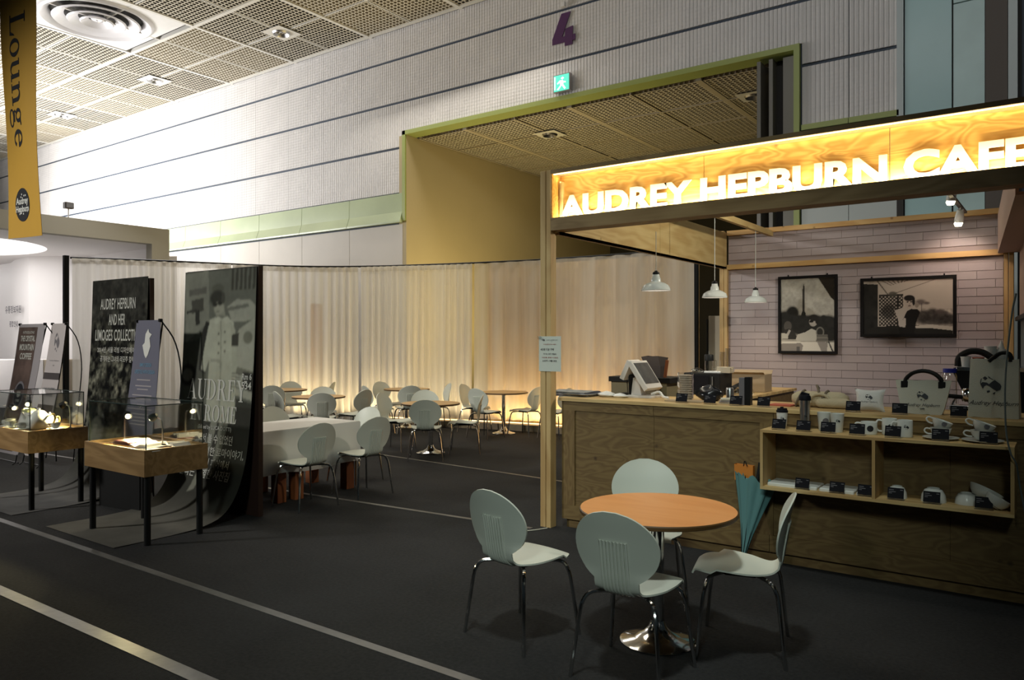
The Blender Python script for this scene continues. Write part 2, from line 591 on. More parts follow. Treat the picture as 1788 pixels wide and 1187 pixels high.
def tag(o, label, cat, group=None):
    o['label'] = label
    o['category'] = cat
    if group:
        o['group'] = group
    return o


def struct(o):
    o['kind'] = 'structure'
    return o


def dup(root, loc, rotz, label, group=None):
    r = root.copy()
    COL.objects.link(r)
    r.location = loc
    r.rotation_euler = (0, 0, rotz)
    r['label'] = label
    if group:
        r['group'] = group
    for ch in list(root.children):
        c = ch.copy()
        COL.objects.link(c)
        c.parent = r
        for g in ch.children:
            d = g.copy()
            COL.objects.link(d)
            d.parent = c
    return r


def catmull(P, n):
    P = [np.array(p, float) for p in P]
    P = [2 * P[0] - P[1]] + P + [2 * P[-1] - P[-2]]
    out = []
    segs = len(P) - 3
    for k in range(n):
        t = k / (n - 1) * segs
        i = min(int(t), segs - 1)
        u = t - i
        a, b, c, d = P[i:i + 4]
        out.append(0.5 * ((2 * b) + (-a + c) * u + (2 * a - 5 * b + 4 * c - d) * u * u + (-a + 3 * b - 3 * c + d) * u ** 3))
    return out


# ---- lettering
def glyphs(body, size=1.0, bold=0.0, align='CENTER', sx=1.0, shear=0.0, extrude=0.0, space=1.0):
    c = bpy.data.curves.new('lettering', 'FONT')
    c.body = body
    c.size = size
    c.offset = bold
    c.align_x = align
    c.shear = shear
    c.extrude = extrude
    c.space_character = space
    c.resolution_u = 3
    o = bpy.data.objects.new('lettering', c)
    COL.objects.link(o)
    dg = bpy.context.evaluated_depsgraph_get()
    me = bpy.data.meshes.new_from_object(o.evaluated_get(dg))
    vs = [(v.co.x * sx, v.co.y, v.co.z) for v in me.vertices]
    fs = [tuple(p.vertices) for p in me.polygons]
    bpy.data.objects.remove(o)
    bpy.data.curves.remove(c)
    bpy.data.meshes.remove(me)
    return vs, fs


def put_text(b, vs, fs, fn):
    b.add([fn(*v) for v in vs], fs)


def plane_fn(o, xd, yd):
    o, xd, yd = Vector(o), Vector(xd).normalized(), Vector(yd).normalized()
    n = xd.cross(yd)
    return lambda x, y, z=0.0: tuple(o + xd * x + yd * y + n * z)


def fit(vs, x0, x1, y0=None, y1=None):
    xs = [v[0] for v in vs]
    ys = [v[1] for v in vs]
    a, b, c, d = min(xs), max(xs), min(ys), max(ys)
    k = (x1 - x0) / (b - a)
    if y0 is None:
        return [(x0 + (v[0] - a) * k, (v[1]) * k, v[2]) for v in vs]
    q = (y1 - y0) / (d - c)
    return [(x0 + (v[0] - a) * k, y0 + (v[1] - c) * q, v[2]) for v in vs]


# serif capitals and lower case, built from stems, hairlines, bowls and serifs
def serif_word(word):
    T, t, sf = 0.17, 0.055, 0.045
    V, F = [], []

    def poly(pts, ox):
        o = len(V)
        V.extend([(p[0] + ox, p[1], 0.0) for p in pts])
        F.append(tuple(range(o, o + len(pts))))

    def rect(x0, y0, x1, y1, ox):
        poly([(x0, y0), (x1, y0), (x1, y1), (x0, y1)], ox)

    def ring(cx, cy, rx, ry, ix, iy, a0, a1, ox, n=28, icx=None):
        icx = cx if icx is None else icx
        for k in range(n):
            p = math.radians(a0 + (a1 - a0) * k / n)
            q = math.radians(a0 + (a1 - a0) * (k + 1) / n)
            poly([(cx + rx * math.cos(p), cy + ry * math.sin(p)), (cx + rx * math.cos(q), cy + ry * math.sin(q)),
                  (icx + ix * math.cos(q), cy + iy * math.sin(q)), (icx + ix * math.cos(p), cy + iy * math.sin(p))], ox)

    x = 0.0
    for ch in word:
        if ch == ' ':
            x += 0.32
            continue
        if ch == 'A':
            poly([(0.06, 0), (0.06 + t, 0), (0.44, 1), (0.38, 1)], x)
            poly([(0.60, 0), (0.60 + T * 1.1, 0), (0.46, 1), (0.34, 1)], x)
            rect(0.2, 0.32, 0.6, 0.32 + t, x)
            rect(-0.02, 0, 0.22, sf, x)
            rect(0.5, 0, 0.88, sf, x)
            wd = 0.9
        elif ch == 'U':
            rect(0.1, 0.32, 0.1 + T, 1, x)
            rect(0.68, 0.32, 0.68 + t, 1, x)
            ring(0.4175, 0.33, 0.3175, 0.34, 0.205, 0.28, 180, 360, x, icx=0.475)
            rect(0, 1 - sf, 0.38, 1, x)
            rect(0.58, 1 - sf, 0.83, 1, x)
            wd = 0.87
        elif ch == 'D':
            rect(0.1, 0, 0.1 + T, 1, x)
            ring(0.3, 0.5, 0.52, 0.5, 0.35, 0.45, -90, 90, x)
            rect(0, 0, 0.32, t, x)
            rect(0, 1 - t, 0.32, 1, x)
            wd = 0.9
        elif ch == 'R':
            rect(0.1, 0, 0.1 + T, 1, x)
            ring(0.32, 0.75, 0.36, 0.25, 0.2, 0.2, -90, 90, x)
            rect(0.2, 0.5, 0.34, 0.5 + t, x)
            rect(0, 1 - t, 0.34, 1, x)
            poly([(0.36, 0.52), (0.54, 0.55), (0.84, 0), (0.62, 0)], x)
            rect(0, 0, 0.37, sf, x)
            rect(0.66, 0, 0.92, sf, x)
            wd = 0.92
        elif ch == 'E':
            rect(0.1, 0, 0.1 + T, 1, x)
            rect(0, 0, 0.66, t, x)
            rect(0, 1 - t, 0.64, 1, x)
            rect(0.2, 0.49, 0.5, 0.49 + t, x)
            poly([(0.66, 0), (0.7, 0.28), (0.67, 0.28), (0.56, t)], x)
            poly([(0.64, 1), (0.66, 0.75), (0.63, 0.75), (0.54, 1 - t)], x)
            rect(0.47, 0.40, 0.5, 0.63, x)
            wd = 0.74
        elif ch == 'Y':
            poly([(0.06, 1), (0.26, 1), (0.52, 0.46), (0.36, 0.44)], x)
            poly([(0.72, 1), (0.78, 1), (0.50, 0.44), (0.44, 0.48)], x)
            rect(0.36, 0, 0.36 + T, 0.48, x)
            rect(-0.02, 1 - sf, 0.36, 1, x)
            rect(0.62, 1 - sf, 0.88, 1, x)
            rect(0.26, 0, 0.63, sf, x)
            wd = 0.88
        elif ch == 'I':
            rect(0.1, 0, 0.1 + T, 1, x)
            rect(0, 0, 0.37, sf, x)
            rect(0, 1 - sf, 0.37, 1, x)
            wd = 0.42
        elif ch == 'N':
            rect(0.12, 0, 0.12 + t, 1, x)
            rect(0.74, 0, 0.74 + t, 1, x)
            poly([(0.06, 1), (0.26, 1), (0.795, 0), (0.68, 0)], x)
            rect(0, 0, 0.3, sf, x)
            rect(0.62, 1 - sf, 0.92, 1, x)
            rect(0, 1 - sf, 0.2, 1, x)
            wd = 0.95
        elif ch == 'O':
            ring(0.46, 0.5, 0.44, 0.52, 0.27, 0.46, 0, 360, x, 40)
            wd = 0.95
        elif ch == 'M':
            rect(0.12, 0, 0.12 + t, 1, x)
            rect(0.84, 0, 0.84 + T, 1, x)
            poly([(0.1, 1), (0.3, 1), (0.6, 0), (0.5, 0)], x)
            poly([(0.85, 1), (0.91, 1), (0.58, 0), (0.53, 0)], x)
            rect(0, 0, 0.3, sf, x)
            rect(0.74, 0, 1.12, sf, x)
            rect(0, 1 - sf, 0.28, 1, x)
            rect(0.85, 1 - sf, 1.12, 1, x)
            wd = 1.16
        elif ch == 'L':
            rect(0.1, 0, 0.1 + T * .9, 1, x)
            rect(0, 0, 0.66, t, x)
            poly([(0.66, 0), (0.7, 0.3), (0.66, 0.3), (0.54, t)], x)
            rect(0, 1 - sf, 0.36, 1, x)
            wd = 0.76
        elif ch == 'o':
            ring(0.31, 0.31, 0.3, 0.33, 0.16, 0.29, 0, 360, x, 32)
            wd = 0.66
        elif ch == 'u':
            rect(0.08, 0.2, 0.08 + T * .8, 0.62, x)
            rect(0.48, 0, 0.48 + T * .8, 0.62, x)
            ring(0.30, 0.2, 0.22, 0.21, 0.13, 0.16, 180, 350, x, icx=0.34)
            rect(0, 0.58, 0.2, 0.62, x)
            rect(0.4, 0.58, 0.6, 0.62, x)
            rect(0.5, 0, 0.7, sf, x)
            wd = 0.74
        elif ch == 'n':
            rect(0.08, 0, 0.08 + T * .8, 0.62, x)
            rect(0.48, 0, 0.48 + T * .8, 0.42, x)
            ring(0.39, 0.42, 0.225, 0.21, 0.12, 0.15, 0, 170, x, icx=0.35)
            rect(0, 0.58, 0.2, 0.62, x)
            rect(0, 0, 0.3, sf, x)
            rect(0.4, 0, 0.7, sf, x)
            wd = 0.74
        elif ch == 'g':
            ring(0.29, 0.42, 0.23, 0.21, 0.11, 0.17, 0, 360, x)
            ring(0.31, -0.13, 0.3, 0.18, 0.24, 0.125, 0, 360, x)
            poly([(0.14, 0.24), (0.2, 0.24), (0.14, 0.12), (0.06, 0.12)], x)
            rect(0.1, 0.04, 0.46, 0.12, x)
            poly([(0.45, 0.52), (0.62, 0.58), (0.62, 0.64), (0.43, 0.6)], x)
            wd = 0.68
        elif ch == 'e':
            ring(0.31, 0.31, 0.29, 0.33, 0.15, 0.285, 10, 325, x, 30)
            rect(0.1, 0.33, 0.59, 0.33 + t, x)
            wd = 0.66
        else:
            wd = 0.5
        x += wd * 1.03
    return V, F


def emblem_polys():
    """dark hat, sunglasses and lips of the printed portrait emblem"""
    P = [[(-.95, .1), (-.75, .3), (-.35, .25), (-.15, .1), (.1, .35), (.35, .55), (.85, .15), (.98, -.1), (.9, -.45), (.55, -.6), (.2, -.35), (-.15, -.1),
          (-.4, 0), (-.6, -.15), (-.7, -.42)],
         [(-.75, .72), (-.5, .5), (-.3, .72), (-.55, .92)], [(-.28, .98), (.02, .72), (.36, .52), (.08, .62), (-.2, .78)],
         [(-.98, .15), (-.93, .55), (-.8, .75), (-.86, .45), (-.9, .15)],
         [(-.35, -.62), (-.1, -.55), (-.04, -.7), (-.28, -.82)], [(.18, -.88), (.46, -.68), (.36, -.98)]]
    return P


def put_emblem(b, fn, r):
    for p in emblem_polys():
        b.add([fn(q[0] * r, q[1] * r, 0) for q in p], [tuple(range(len(p)))])


# ---- soft printed pictures (flat prints): colours per vertex of a fine grid
class Raster:
    def __init__(s, wd, ht, base):
        s.w, s.h = wd, ht
        u = (np.arange(wd)) / (wd - 1)
        v = (np.arange(ht)) / (ht - 1)
        s.U, s.V = np.meshgrid(u, v)
        s.A = np.zeros((ht, wd, 3)) + np.array(base)
        s.asp = 1.0

    def mixin(s, mask, col):
        s.A = s.A * (1 - mask[..., None]) + np.array(col) * mask[..., None]

    def ell(s, cx, cy, rx, ry, col, a=1.0, soft=0.15, rot=0.0):
        x, y = s.U - cx, (s.V - cy) * s.asp
        c, q = math.cos(rot), math.sin(rot)
        d = np.sqrt(((x * c + y * q) / rx) ** 2 + ((-x * q + y * c) / (ry * s.asp)) ** 2)
        s.mixin(np.clip((1 - d) / soft + 0.5, 0, 1) * a, col)

    def poly(s, pts, col, a=1.0):
        inside = np.zeros(s.U.shape, bool)
        n = len(pts)
        for i in range(n):
            x0, y0 = pts[i]
            x1, y1 = pts[(i + 1) % n]
            if y0 == y1:
                continue
            cond = ((y0 > s.V) != (y1 > s.V)) & (s.U < (x1 - x0) * (s.V - y0) / (y1 - y0) + x0)
            inside ^= cond
        s.mixin(inside * a, col)

    def noise(s, amp, scale, seed=0, lo=0.0, mask=None):
        r = np.random.default_rng(seed)
        tot = np.zeros(s.U.shape)
        for o in range(4):
            k = scale * 2 ** o
            gx, gy = int(k) + 2, int(k * s.asp) + 2
            g = r.random((gy + 1, gx + 1))
            x, y = s.U * (gx - 1), s.V * (gy - 1)
            xi, yi = x.astype(int), y.astype(int)
            fx, fy = x - xi, y - yi
            fx, fy = fx * fx * (3 - 2 * fx), fy * fy * (3 - 2 * fy)
            t = (g[yi, xi] * (1 - fx) + g[yi, xi + 1] * fx) * (1 - fy) + (g[yi + 1, xi] * (1 - fx) + g[yi + 1, xi + 1] * fx) * fy
            tot += t / 2 ** o
        tot = tot / 1.875 - 0.5
        k = amp * tot
        if mask is not None:
            k = k * mask
        s.A = np.clip(s.A * (1 + k[..., None] * 2) + lo, 0, 1)

    def blur(s, n=1):
        for _ in range(n):
            P = np.pad(s.A, ((1, 1), (1, 1), (0, 0)), mode='edge')
            s.A = (P[1:-1, 1:-1] * 4 + (P[:-2, 1:-1] + P[2:, 1:-1] + P[1:-1, :-2] + P[1:-1, 2:]) * 2 + P[:-2, :-2] + P[2:, 2:] + P[:-2, 2:] + P[2:, :-2]) / 16

    def obj(s, name, fn, m, parent):
        """fn(u, v) -> point"""
        vs = [fn(float(s.U[i, j]), float(s.V[i, j])) for i in range(s.h) for j in range(s.w)]
        fs = [(i * s.w + j, i * s.w + j + 1, (i + 1) * s.w + j + 1, (i + 1) * s.w + j) for i in range(s.h - 1) for j in range(s.w - 1)]
        me = bpy.data.meshes.new(name)
        me.from_pydata(vs, [], fs)
        me.materials.append(m)
        at = me.color_attributes.new('print', 'FLOAT_COLOR', 'POINT')
        c = np.ones((s.h * s.w, 4), np.float32)
        c[:, :3] = s.A.reshape(-1, 3)
        at.data.foreach_set('color', c.ravel())
        me.polygons.foreach_set('use_smooth', [True] * len(me.polygons))
        return link(name, me, parent)

# ================================================================ HALL SHELL
fl = struct(B().box(-44, -12, -0.1, 8, 26, 0).obj('floor', M['carpet']))
for x0, x1, ya, yb, wd in ((-12.5, -1.2, 2.935, 2.90, 0.06), (-9.0, -2.2, 2.06, 2.15, 0.085), (-12.0, -3.82, 4.98, 5.55, 0.05), (-11.5, -4.2, 8.05, 7.55, 0.045)):
    b = B()
    b.prism([(x0, ya - wd / 2), (x1, yb - wd / 2), (x1, yb + wd / 2), (x0, ya + wd / 2)], 0.0, 0.003, 'xy')
    b.obj('seam_tape', M['tape'], fl)
CZ = 9.55
ceil = struct(B().box(-44, -12, CZ + 0.25, 8, 14.4, CZ + 0.4).obj('ceiling', M['dark']))


def louvre(name, w_, n, mats):
    b = B()
    h = 0.075
    for k in range(n):
        c = (k + 0.5) / n * w_
        t = 0.016
        for ax in (0, 1):
            def P(a, q, z):
                return (q, a, z) if ax == 0 else (a, q, z)
            b.m = 0
            b.add([P(c - t, 0.02, 0), P(c + t, 0.02, 0), P(c + t, w_ - 0.02, 0), P(c - t, w_ - 0.02, 0)], [(0, 1, 2, 3)])
            b.m = 1
            b.add([P(c - t, 0.02, 0), P(c - t, w_ - 0.02, 0), P(c - t * .4, w_ - 0.02, h), P(c - t * .4, 0.02, h)], [(0, 1, 2, 3)])
            b.add([P(c + t, 0.02, 0), P(c + t, w_ - 0.02, 0), P(c + t * .4, w_ - 0.02, h), P(c + t * .4, 0.02, h)], [(0, 1, 2, 3)])
    b.m = 1
    b.add([(0, 0, h + .01), (w_, 0, h + .01), (w_, w_, h + .01), (0, w_, h + .01)], [(0, 1, 2, 3)])
    return b.mesh(name, mats)


TW = 1.53
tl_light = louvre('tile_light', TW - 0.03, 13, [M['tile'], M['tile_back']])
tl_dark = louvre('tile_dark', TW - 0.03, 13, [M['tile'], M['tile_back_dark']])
X0, Y1 = -17.78, 13.9
for i in range(-16, 7):
    for j in range(1, 7):
        x, y = X0 + i * TW, Y1 - j * TW
        if x > -21.0 and x < -18.0 and y > 7.0 and y < 10.5:
            continue
        if x - 2 * (14 - y) > 9:
            continue
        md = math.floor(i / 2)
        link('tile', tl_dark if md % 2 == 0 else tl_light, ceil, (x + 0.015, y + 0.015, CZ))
rail_w = {}
for i in range(-16, 8):
    main = i % 2 == 0
    ww = 0.05 if main else 0.018
    x = X0 + i * TW
    B().box(x - ww, Y1 - 6 * TW, CZ - (0.02 if main else 0.005), x + ww, Y1 + 0.1, CZ + 0.08).obj('grid_rail', M['rail_white'], ceil)
for j in range(0, 7):
    main = j % 2 == 0
    ww = 0.05 if main else 0.018
    y = Y1 - j * TW
    B().box(X0 - 16 * TW, y - ww, CZ - (0.022 if main else 0.007), X0 + 7 * TW, y + ww, CZ + 0.078).obj('grid_rail', M['rail_white'], ceil)

# air diffuser in its square panel
t = thing('air_diffuser', 'large round white ceiling air diffuser with concentric rings', 'vent', (-19.33, 9.2, CZ))
b = B()
n = 48
R = 1.30
ring = [(R * math.cos(2 * PI * k / n), R * math.sin(2 * PI * k / n)) for k in range(n)]
hs = 1.46


def sq(p):
    m_ = max(abs(p[0]), abs(p[1]))
    return (p[0] / m_ * hs, p[1] / m_ * hs)


b.loft([[(*sq(p), 0.0) for p in ring], [(*p, 0.0) for p in ring]])
b.obj('mount_panel', M['white'], t)
B().lathe([(1.30, 0), (1.27, -0.05), (1.22, -0.07), (1.05, 0.03), (1.02, 0.10)], 48).obj('outer_ring', M['metal_white'], t, True)
for r0, r1, z in ((0.98, 0.74, -0.04), (0.66, 0.44, -0.05), (0.38, 0.22, -0.06)):
    B().lathe([(r1, 0.1 + z), (r0, z - 0.02), (r0 - 0.03, z - 0.05), (r1 - 0.03, 0.07 + z)], 48).obj('cone_ring', M['metal_white'], t, True)
B().lathe([(0.02, -0.03), (0.12, -0.02), (0.17, 0.05)], 32).obj('centre_cap', M['metal_white'], t, True)
B().lathe([(0.01, 0.13), (1.02, 0.13)], 32).obj('duct', M['dark'], t)


def downlight(x, y, z, label, s=1.0):
    t = thing('downlight', label, 'ceiling light', (x, y, z), 0, 'recessed downlights')
    b = B()
    h = 0.36 * s
    r = [(0.22 * s * math.cos(2 * PI * k / 24), 0.22 * s * math.sin(2 * PI * k / 24)) for k in range(24)]
    b.loft([[(p[0] / max(abs(p[0]), abs(p[1])) * h, p[1] / max(abs(p[0]), abs(p[1])) * h, -0.03) for p in r], [(*p, -0.03) for p in r]])
    b.obj('trim_plate', M['rail_white'], t)
    B().lathe([(0.23 * s, -0.03), (0.2 * s, -0.07), (0.16 * s, -0.02), (0.1 * s, 0.12)], 24).obj('reflector', M['steel'], t, True)
    B().lathe([(0.001, -0.02), (0.07 * s, 0.0), (0.09 * s, 0.10)], 16).obj('lamp', M['metal_grey'], t, True)


downlight(-16.3, 12.36, CZ, 'round downlight in the louvred ceiling, first to the right of the air diffuser')
downlight(-22.4, 12.36, CZ, 'round downlight in the louvred ceiling, below the air diffuser')
downlight(-28.5, 12.36, CZ, 'pale round downlight in the louvred ceiling, close to the yellow banner')

# ---- rear wall
YW = 14.0
b = B()
b.box(-44, YW + .04, 0, -13.46, YW + .4, CZ + .3)
b.box(-13.46, YW + .04, 6.84, -3.92, YW + .4, CZ + .3)
b.box(-3.92, YW + .04, 0, 6, YW + .4, CZ + .3)
wr = struct(b.obj('wall_rear', M['joint']))


def ribbed(name, wd, ht):
    b = B()
    pitch = 0.0765
    pts = []
    n = int(round(wd / pitch))
    p = wd / n
    for k in range(n):
        x = k * p
        pts += [(x, 0.0), (x + p * .18, 0.0), (x + p * .32, -0.007), (x + p * .86, -0.007)]
    pts.append((wd, 0.0))
    b.loft([[(x, y - .02, 0) for x, y in pts], [(x, y - .02, ht) for x, y in pts]], closed=False)
    b.add([(0, 0.03, 0), (wd, .03, 0), (wd, -.02, 0), (0, -.02, 0)], [(0, 1, 2, 3)])
    return b.mesh(name, M['wall_panel'])


PW = 1.53
rows = ((8.825, CZ), (7.715, 8.765), (6.56, 7.655), (5.40, 6.50))
pm = [ribbed('corrugated_panel', PW - .003, z1 - z0) for z0, z1 in rows]
pshort = ribbed('corrugated_panel', PW - .003, 7.655 - 6.93)
for r, (z0, z1) in enumerate(rows):
    for k in range(17):
        link('wall_panel', pm[r], wr, (-13.56 - (k + 1) * PW, YW + .03, z0))
    for k in range(7):
        x = -13.56 + k * PW
        if r < 2:
            link('wall_panel', pm[r], wr, (x, YW + .03, z0))
        elif r == 2 and k < 6:
            link('wall_panel', pshort, wr, (x, YW + .03, 6.93))
lastw = ribbed('corrugated_panel', 0.60, 7.655 - 6.93)
link('wall_panel', lastw, wr, (-4.38, YW + .03, 6.93))
for r in (2, 3):
    z0, z1 = rows[r]
    z0 = 5.475 if r == 3 else z0
    me = ribbed('corrugated_panel', 0.775, z1 - z0)
    link('wall_panel', me, wr, (-3.80, YW + .03, z0))
    link('wall_panel', me, wr, (-3.015, YW + .03, z0))
me = ribbed('corrugated_panel', 1.0, 2.4)
for k in range(3):
    link('wall_panel', me, wr, (-0.52 + k * 1.02, YW + .03, 7.6))
    link('wall_panel', me, wr, (-0.52 + k * 1.02, YW + .03, 5.1))
# green glazed band and its sloping sill
gp = [(YW + .03, 5.37), (YW - .02, 5.37), (YW - .03, 4.90), (YW - .12, 4.66), (YW - .12, 4.62), (YW + .03, 4.62)]
for k in range(14):
    x1 = -13.58 - k * 1.97
    B().prism(gp, x1 - 1.955, x1, 'yz').obj('green_panel', M['green_panel'], wr)
    B().box(x1 - 1.955, YW - .02, 0, x1, YW + .03, 4.58).obj('plain_panel', M['wall_plain'], wr)
for k in range(2):
    B().box(-3.8 + k * .785, YW - .05, 5.37, -3.025 + k * .785, YW + .03, 5.465).obj('green_panel', M['green_frame'], wr)
    B().box(-3.8 + k * .785, YW - .02, 0, -3.025 + k * .785, YW + .03, 5.27).obj('plain_panel', mat('plain_panel_cool', (0.55, 0.60, 0.58), 0.4), wr)
# green frame round the opening
B().box(-13.56, YW - .06, 4.66, -13.46, YW + .35, 6.92).obj('opening_frame', M['green_frame'], wr)
B().box(-13.56, YW - .06, 6.82, -3.83, YW + .35, 6.92).obj('opening_frame', M['green_frame'], wr)
B().box(-3.93, YW - .06, 0.0, -3.83, YW + .35, 6.82).obj('opening_frame', M['green_frame'], wr)
# tall panels at the right
win = struct(B().box(-2.2, YW + .02, 0, -0.55, YW + .04, CZ).obj('window_1', M['dark']))
B().box(-2.27, YW - .05, 4.2, -2.17, YW + .04, CZ).obj('mullion', M['steel_white'], win)
B().box(-2.27, YW - .05, 0, -2.17, YW + .04, 4.2).obj('mullion', M['dark'], win)
B().box(-2.15, YW - .03, 0, -1.48, YW + .02, CZ).obj('pane', M['teal'], win)
B().box(-1.455, YW - .03, 0, -1.03, YW + .02, 7.0).obj('pane', M['teal_film'], win)
B().box(-1.455, YW - .03, 7.02, -1.03, YW + .02, CZ).obj('pane', M['teal_film'], win)
B().box(-1.02, YW - .06, 0, -0.73, YW + .02, CZ).obj('mullion', M['brown_strip'], win)
B().box(-0.72, YW - .08, 0, -0.60, YW + .02, CZ).obj('mullion', M['steel_white'], win)
# recess behind the opening
wl = struct(B().box(-13.7, YW - .015, 0, -13.452, 25, 6.815).obj('wall_left', M['recess']))
struct(B().box(-14, 24.6, 0, -3, 25, 7.3).obj('wall_back', M['dark']))
struct(B().box(-3.92, YW + .4, 0, -3.7, 25, 7.3).obj('wall_right', M['dark']))
c2 = struct(B().box(-13.5, YW + .4, 7.0, -3.7, 25, 7.3).obj('ceiling_recess', M['dark']))
TR = 1.5
tr = louvre('tile_recess', TR - 0.05, 13, [M['tile'], M['tile_back']])
for i in range(7):
    for j in range(7):
        x = -13.4 + i * TR
        if x + TR < -3.8:
            link('tile', tr, c2, (x + .025, YW + .42 + j * TR + .025, 6.80))
for i in range(8):
    x = -13.4 + i * TR
    ww = .06 if i % 2 else .02
    if x < -3.8:
        B().box(x - ww, YW + .4, 6.785, x + ww, 24.6, 6.86).obj('grid_rail', M['tile_back'], c2)
for j in range(1, 7):
    y = YW + .42 + j * TR
    B().box(-13.46, y - .02, 6.78, -3.92, y + .02, 6.85).obj('grid_rail', M['tile_back'], c2)
downlight(-10.4, 15.92, 6.79, 'downlight in the low louvred ceiling of the opening, left one', 0.85)
downlight(-5.3, 15.92, 6.79, 'downlight in the low louvred ceiling of the opening, by the dark folding door', 0.85)
dr = struct(B().box(-4.16, YW + .1, 0, -3.95, YW + .9, 6.78).obj('door_1', M['door_leaf']))
for x in (-4.62, -4.40):
    B().box(x, YW + .05, 0, x + 0.07, YW + .85, 6.78).obj('door_leaf', M['door_leaf'], dr)
B().box(-4.33, YW + .3, 0, -4.17, YW + .9, 6.78).obj('door_leaf', M['dark'], dr)

# numeral and exit sign
b = B()
NX, NZ, NW, NH = -9.06, 8.0, 0.58, 0.70
for kk, q in enumerate(([(.40, 1), (.80, 1), (.42, .27), (.0, .27)], [(0, .1), (1, .1), (1, .28), (0, .28)], [(.55, -.02), (.88, -.02), (.90, .54), (.57, .50)])):
    b.prism([(NX + p[0] * NW, NZ + p[1] * NH) for p in q], YW - .035 - kk * .003, YW - .02, 'xz')
tag(b.obj('gate_numeral', M['purple']), 'purple numeral 4 on the ribbed white wall', 'sign')
t = thing('exit_sign', 'lit green square exit sign on the wall under the purple numeral', 'sign', (-8.77, YW - .02, 6.99))
B().bbox(-.21, -.10, 0, .21, 0, .37).obj('housing', M['metal_grey'], t)
B().box(-.19, -.106, .015, .19, -.10, .355).obj('lit_face', M['exit_green'], t)
b = B()
for q in ([(-.02, .28), (.03, .31), (.07, .28), (.03, .25)], [(-.04, .24), (.04, .24), (.05, .14), (-.03, .13)], [(-.03, .13), (.01, .13), (-.07, .04), (-.12, .05)],
          [(.0, .14), (.05, .14), (.11, .06), (.08, .03)], [(-.04, .24), (-.11, .19), (-.10, .16), (-.02, .20)], [(.03, .22), (.11, .20), (.11, .17), (.04, .18)],
          [(-.18, .05), (-.15, .05), (-.15, .33), (-.18, .33)]):
    b.prism(q, -.108, -.106, 'xz')
b.obj('running_figure', M['exit_white'], t)
t = thing('smoke_detector', 'small white detector on the upper dark wall stripe above the numeral', 'detector', (-8.75, YW - .03, 8.86))
B().bbox(-.05, -.09, -.05, .05, 0, .05).obj('housing', M['white'], t)

# ================================================================ WHITE BOOTH AT LEFT
t = thing('exhibition_booth', 'white exhibition booth with beige fascia and glowing oval ceiling opening', 'booth', (-17, 6, 0))
o = Vector((-17, 6, 0))


def rel(x, y, z):
    return (x - o.x, y - o.y, z - o.z)


b = B()
b.box(*rel(-17.25, 0, 3.86), *rel(-17, 9.74, 4.235))
b.obj('fascia', M['beige_fascia'], t)
B().box(*rel(-17.25, 9.32, 0), *rel(-17.0, 9.74, 3.86)).obj('column', M['beige_fascia'], t)
# ceiling with oval opening
b = B()
n = 56
ec, ea, eb = (-21.2, 6.6), 2.45, 2.0
inn = [(ec[0] + ea * math.cos(2 * PI * k / n), ec[1] + eb * math.sin(2 * PI * k / n)) for k in range(n)]
outr = []
for k in range(n):
    dx, dy = math.cos(2 * PI * k / n), math.sin(2 * PI * k / n)
    sx = ((-17.25 if dx > 0 else -28.5) - ec[0]) / dx if abs(dx) > 1e-6 else 1e9
    sy = ((9.74 if dy > 0 else 0.5) - ec[1]) / dy if abs(dy) > 1e-6 else 1e9
    q = min(abs(sx), abs(sy))
    outr.append((ec[0] + dx * q, ec[1] + dy * q))
b.loft([[rel(*p, 3.86) for p in outr], [rel(*p, 3.86) for p in inn], [rel(*p, 4.16) for p in inn]])
b.obj('ceiling_panel', M['booth_white'], t)
b = B()
b.loft([[rel(*p, 4.15) for p in inn], [rel(ec[0], ec[1], 4.15)] * n])
b.obj('lit_panel', M['glow'], t)
b = B()
path = [(-30, 9.4), (-26.5, 9.35), (-24.6, 9.28), (-23.4, 8.95), (-22.3, 8.85), (-21.3, 9.35), (-20.4, 10.05), (-19.0, 11.1)]
b.loft([[rel(x, y, 0) for x, y in path], [rel(x, y, 3.86) for x, y in path]], closed=False)
b.obj('back_wall', M['booth_white'], t, 30)
B().box(*rel(-20.9, 9.74, 0), *rel(-17.25, 9.80, 4.235)).obj('end_wall', M['booth_white'], t)
dirw = Vector((-22.3 + 24.6, 8.85 - 9.28, 0)).normalized()
b = B()
vs, fs = glyphs('유통정보지원', .27, bold=.006)
put_text(b, [(v[0] * .8, v[1] * .8, v[2]) for v in vs], fs, plane_fn(rel(-23.25, 8.84, 2.40), (1, -.05, 0), (0, 0, 1)))
vs, fs = glyphs('종합안내', .17, bold=.004)
put_text(b, vs, fs, plane_fn(rel(-23.2, 8.83, 2.02), (1, -.05, 0), (0, 0, 1)))
b.obj('wall_lettering', M['ink_grey'], t)
point('booth_lamp', (-21.2, 6.4, 2.1), 120, (1.0, 0.95, 0.93), 0.6)
point('booth_lamp', (-25.5, 6.0, 2.1), 90, (1.0, 0.95, 0.93), 0.6)
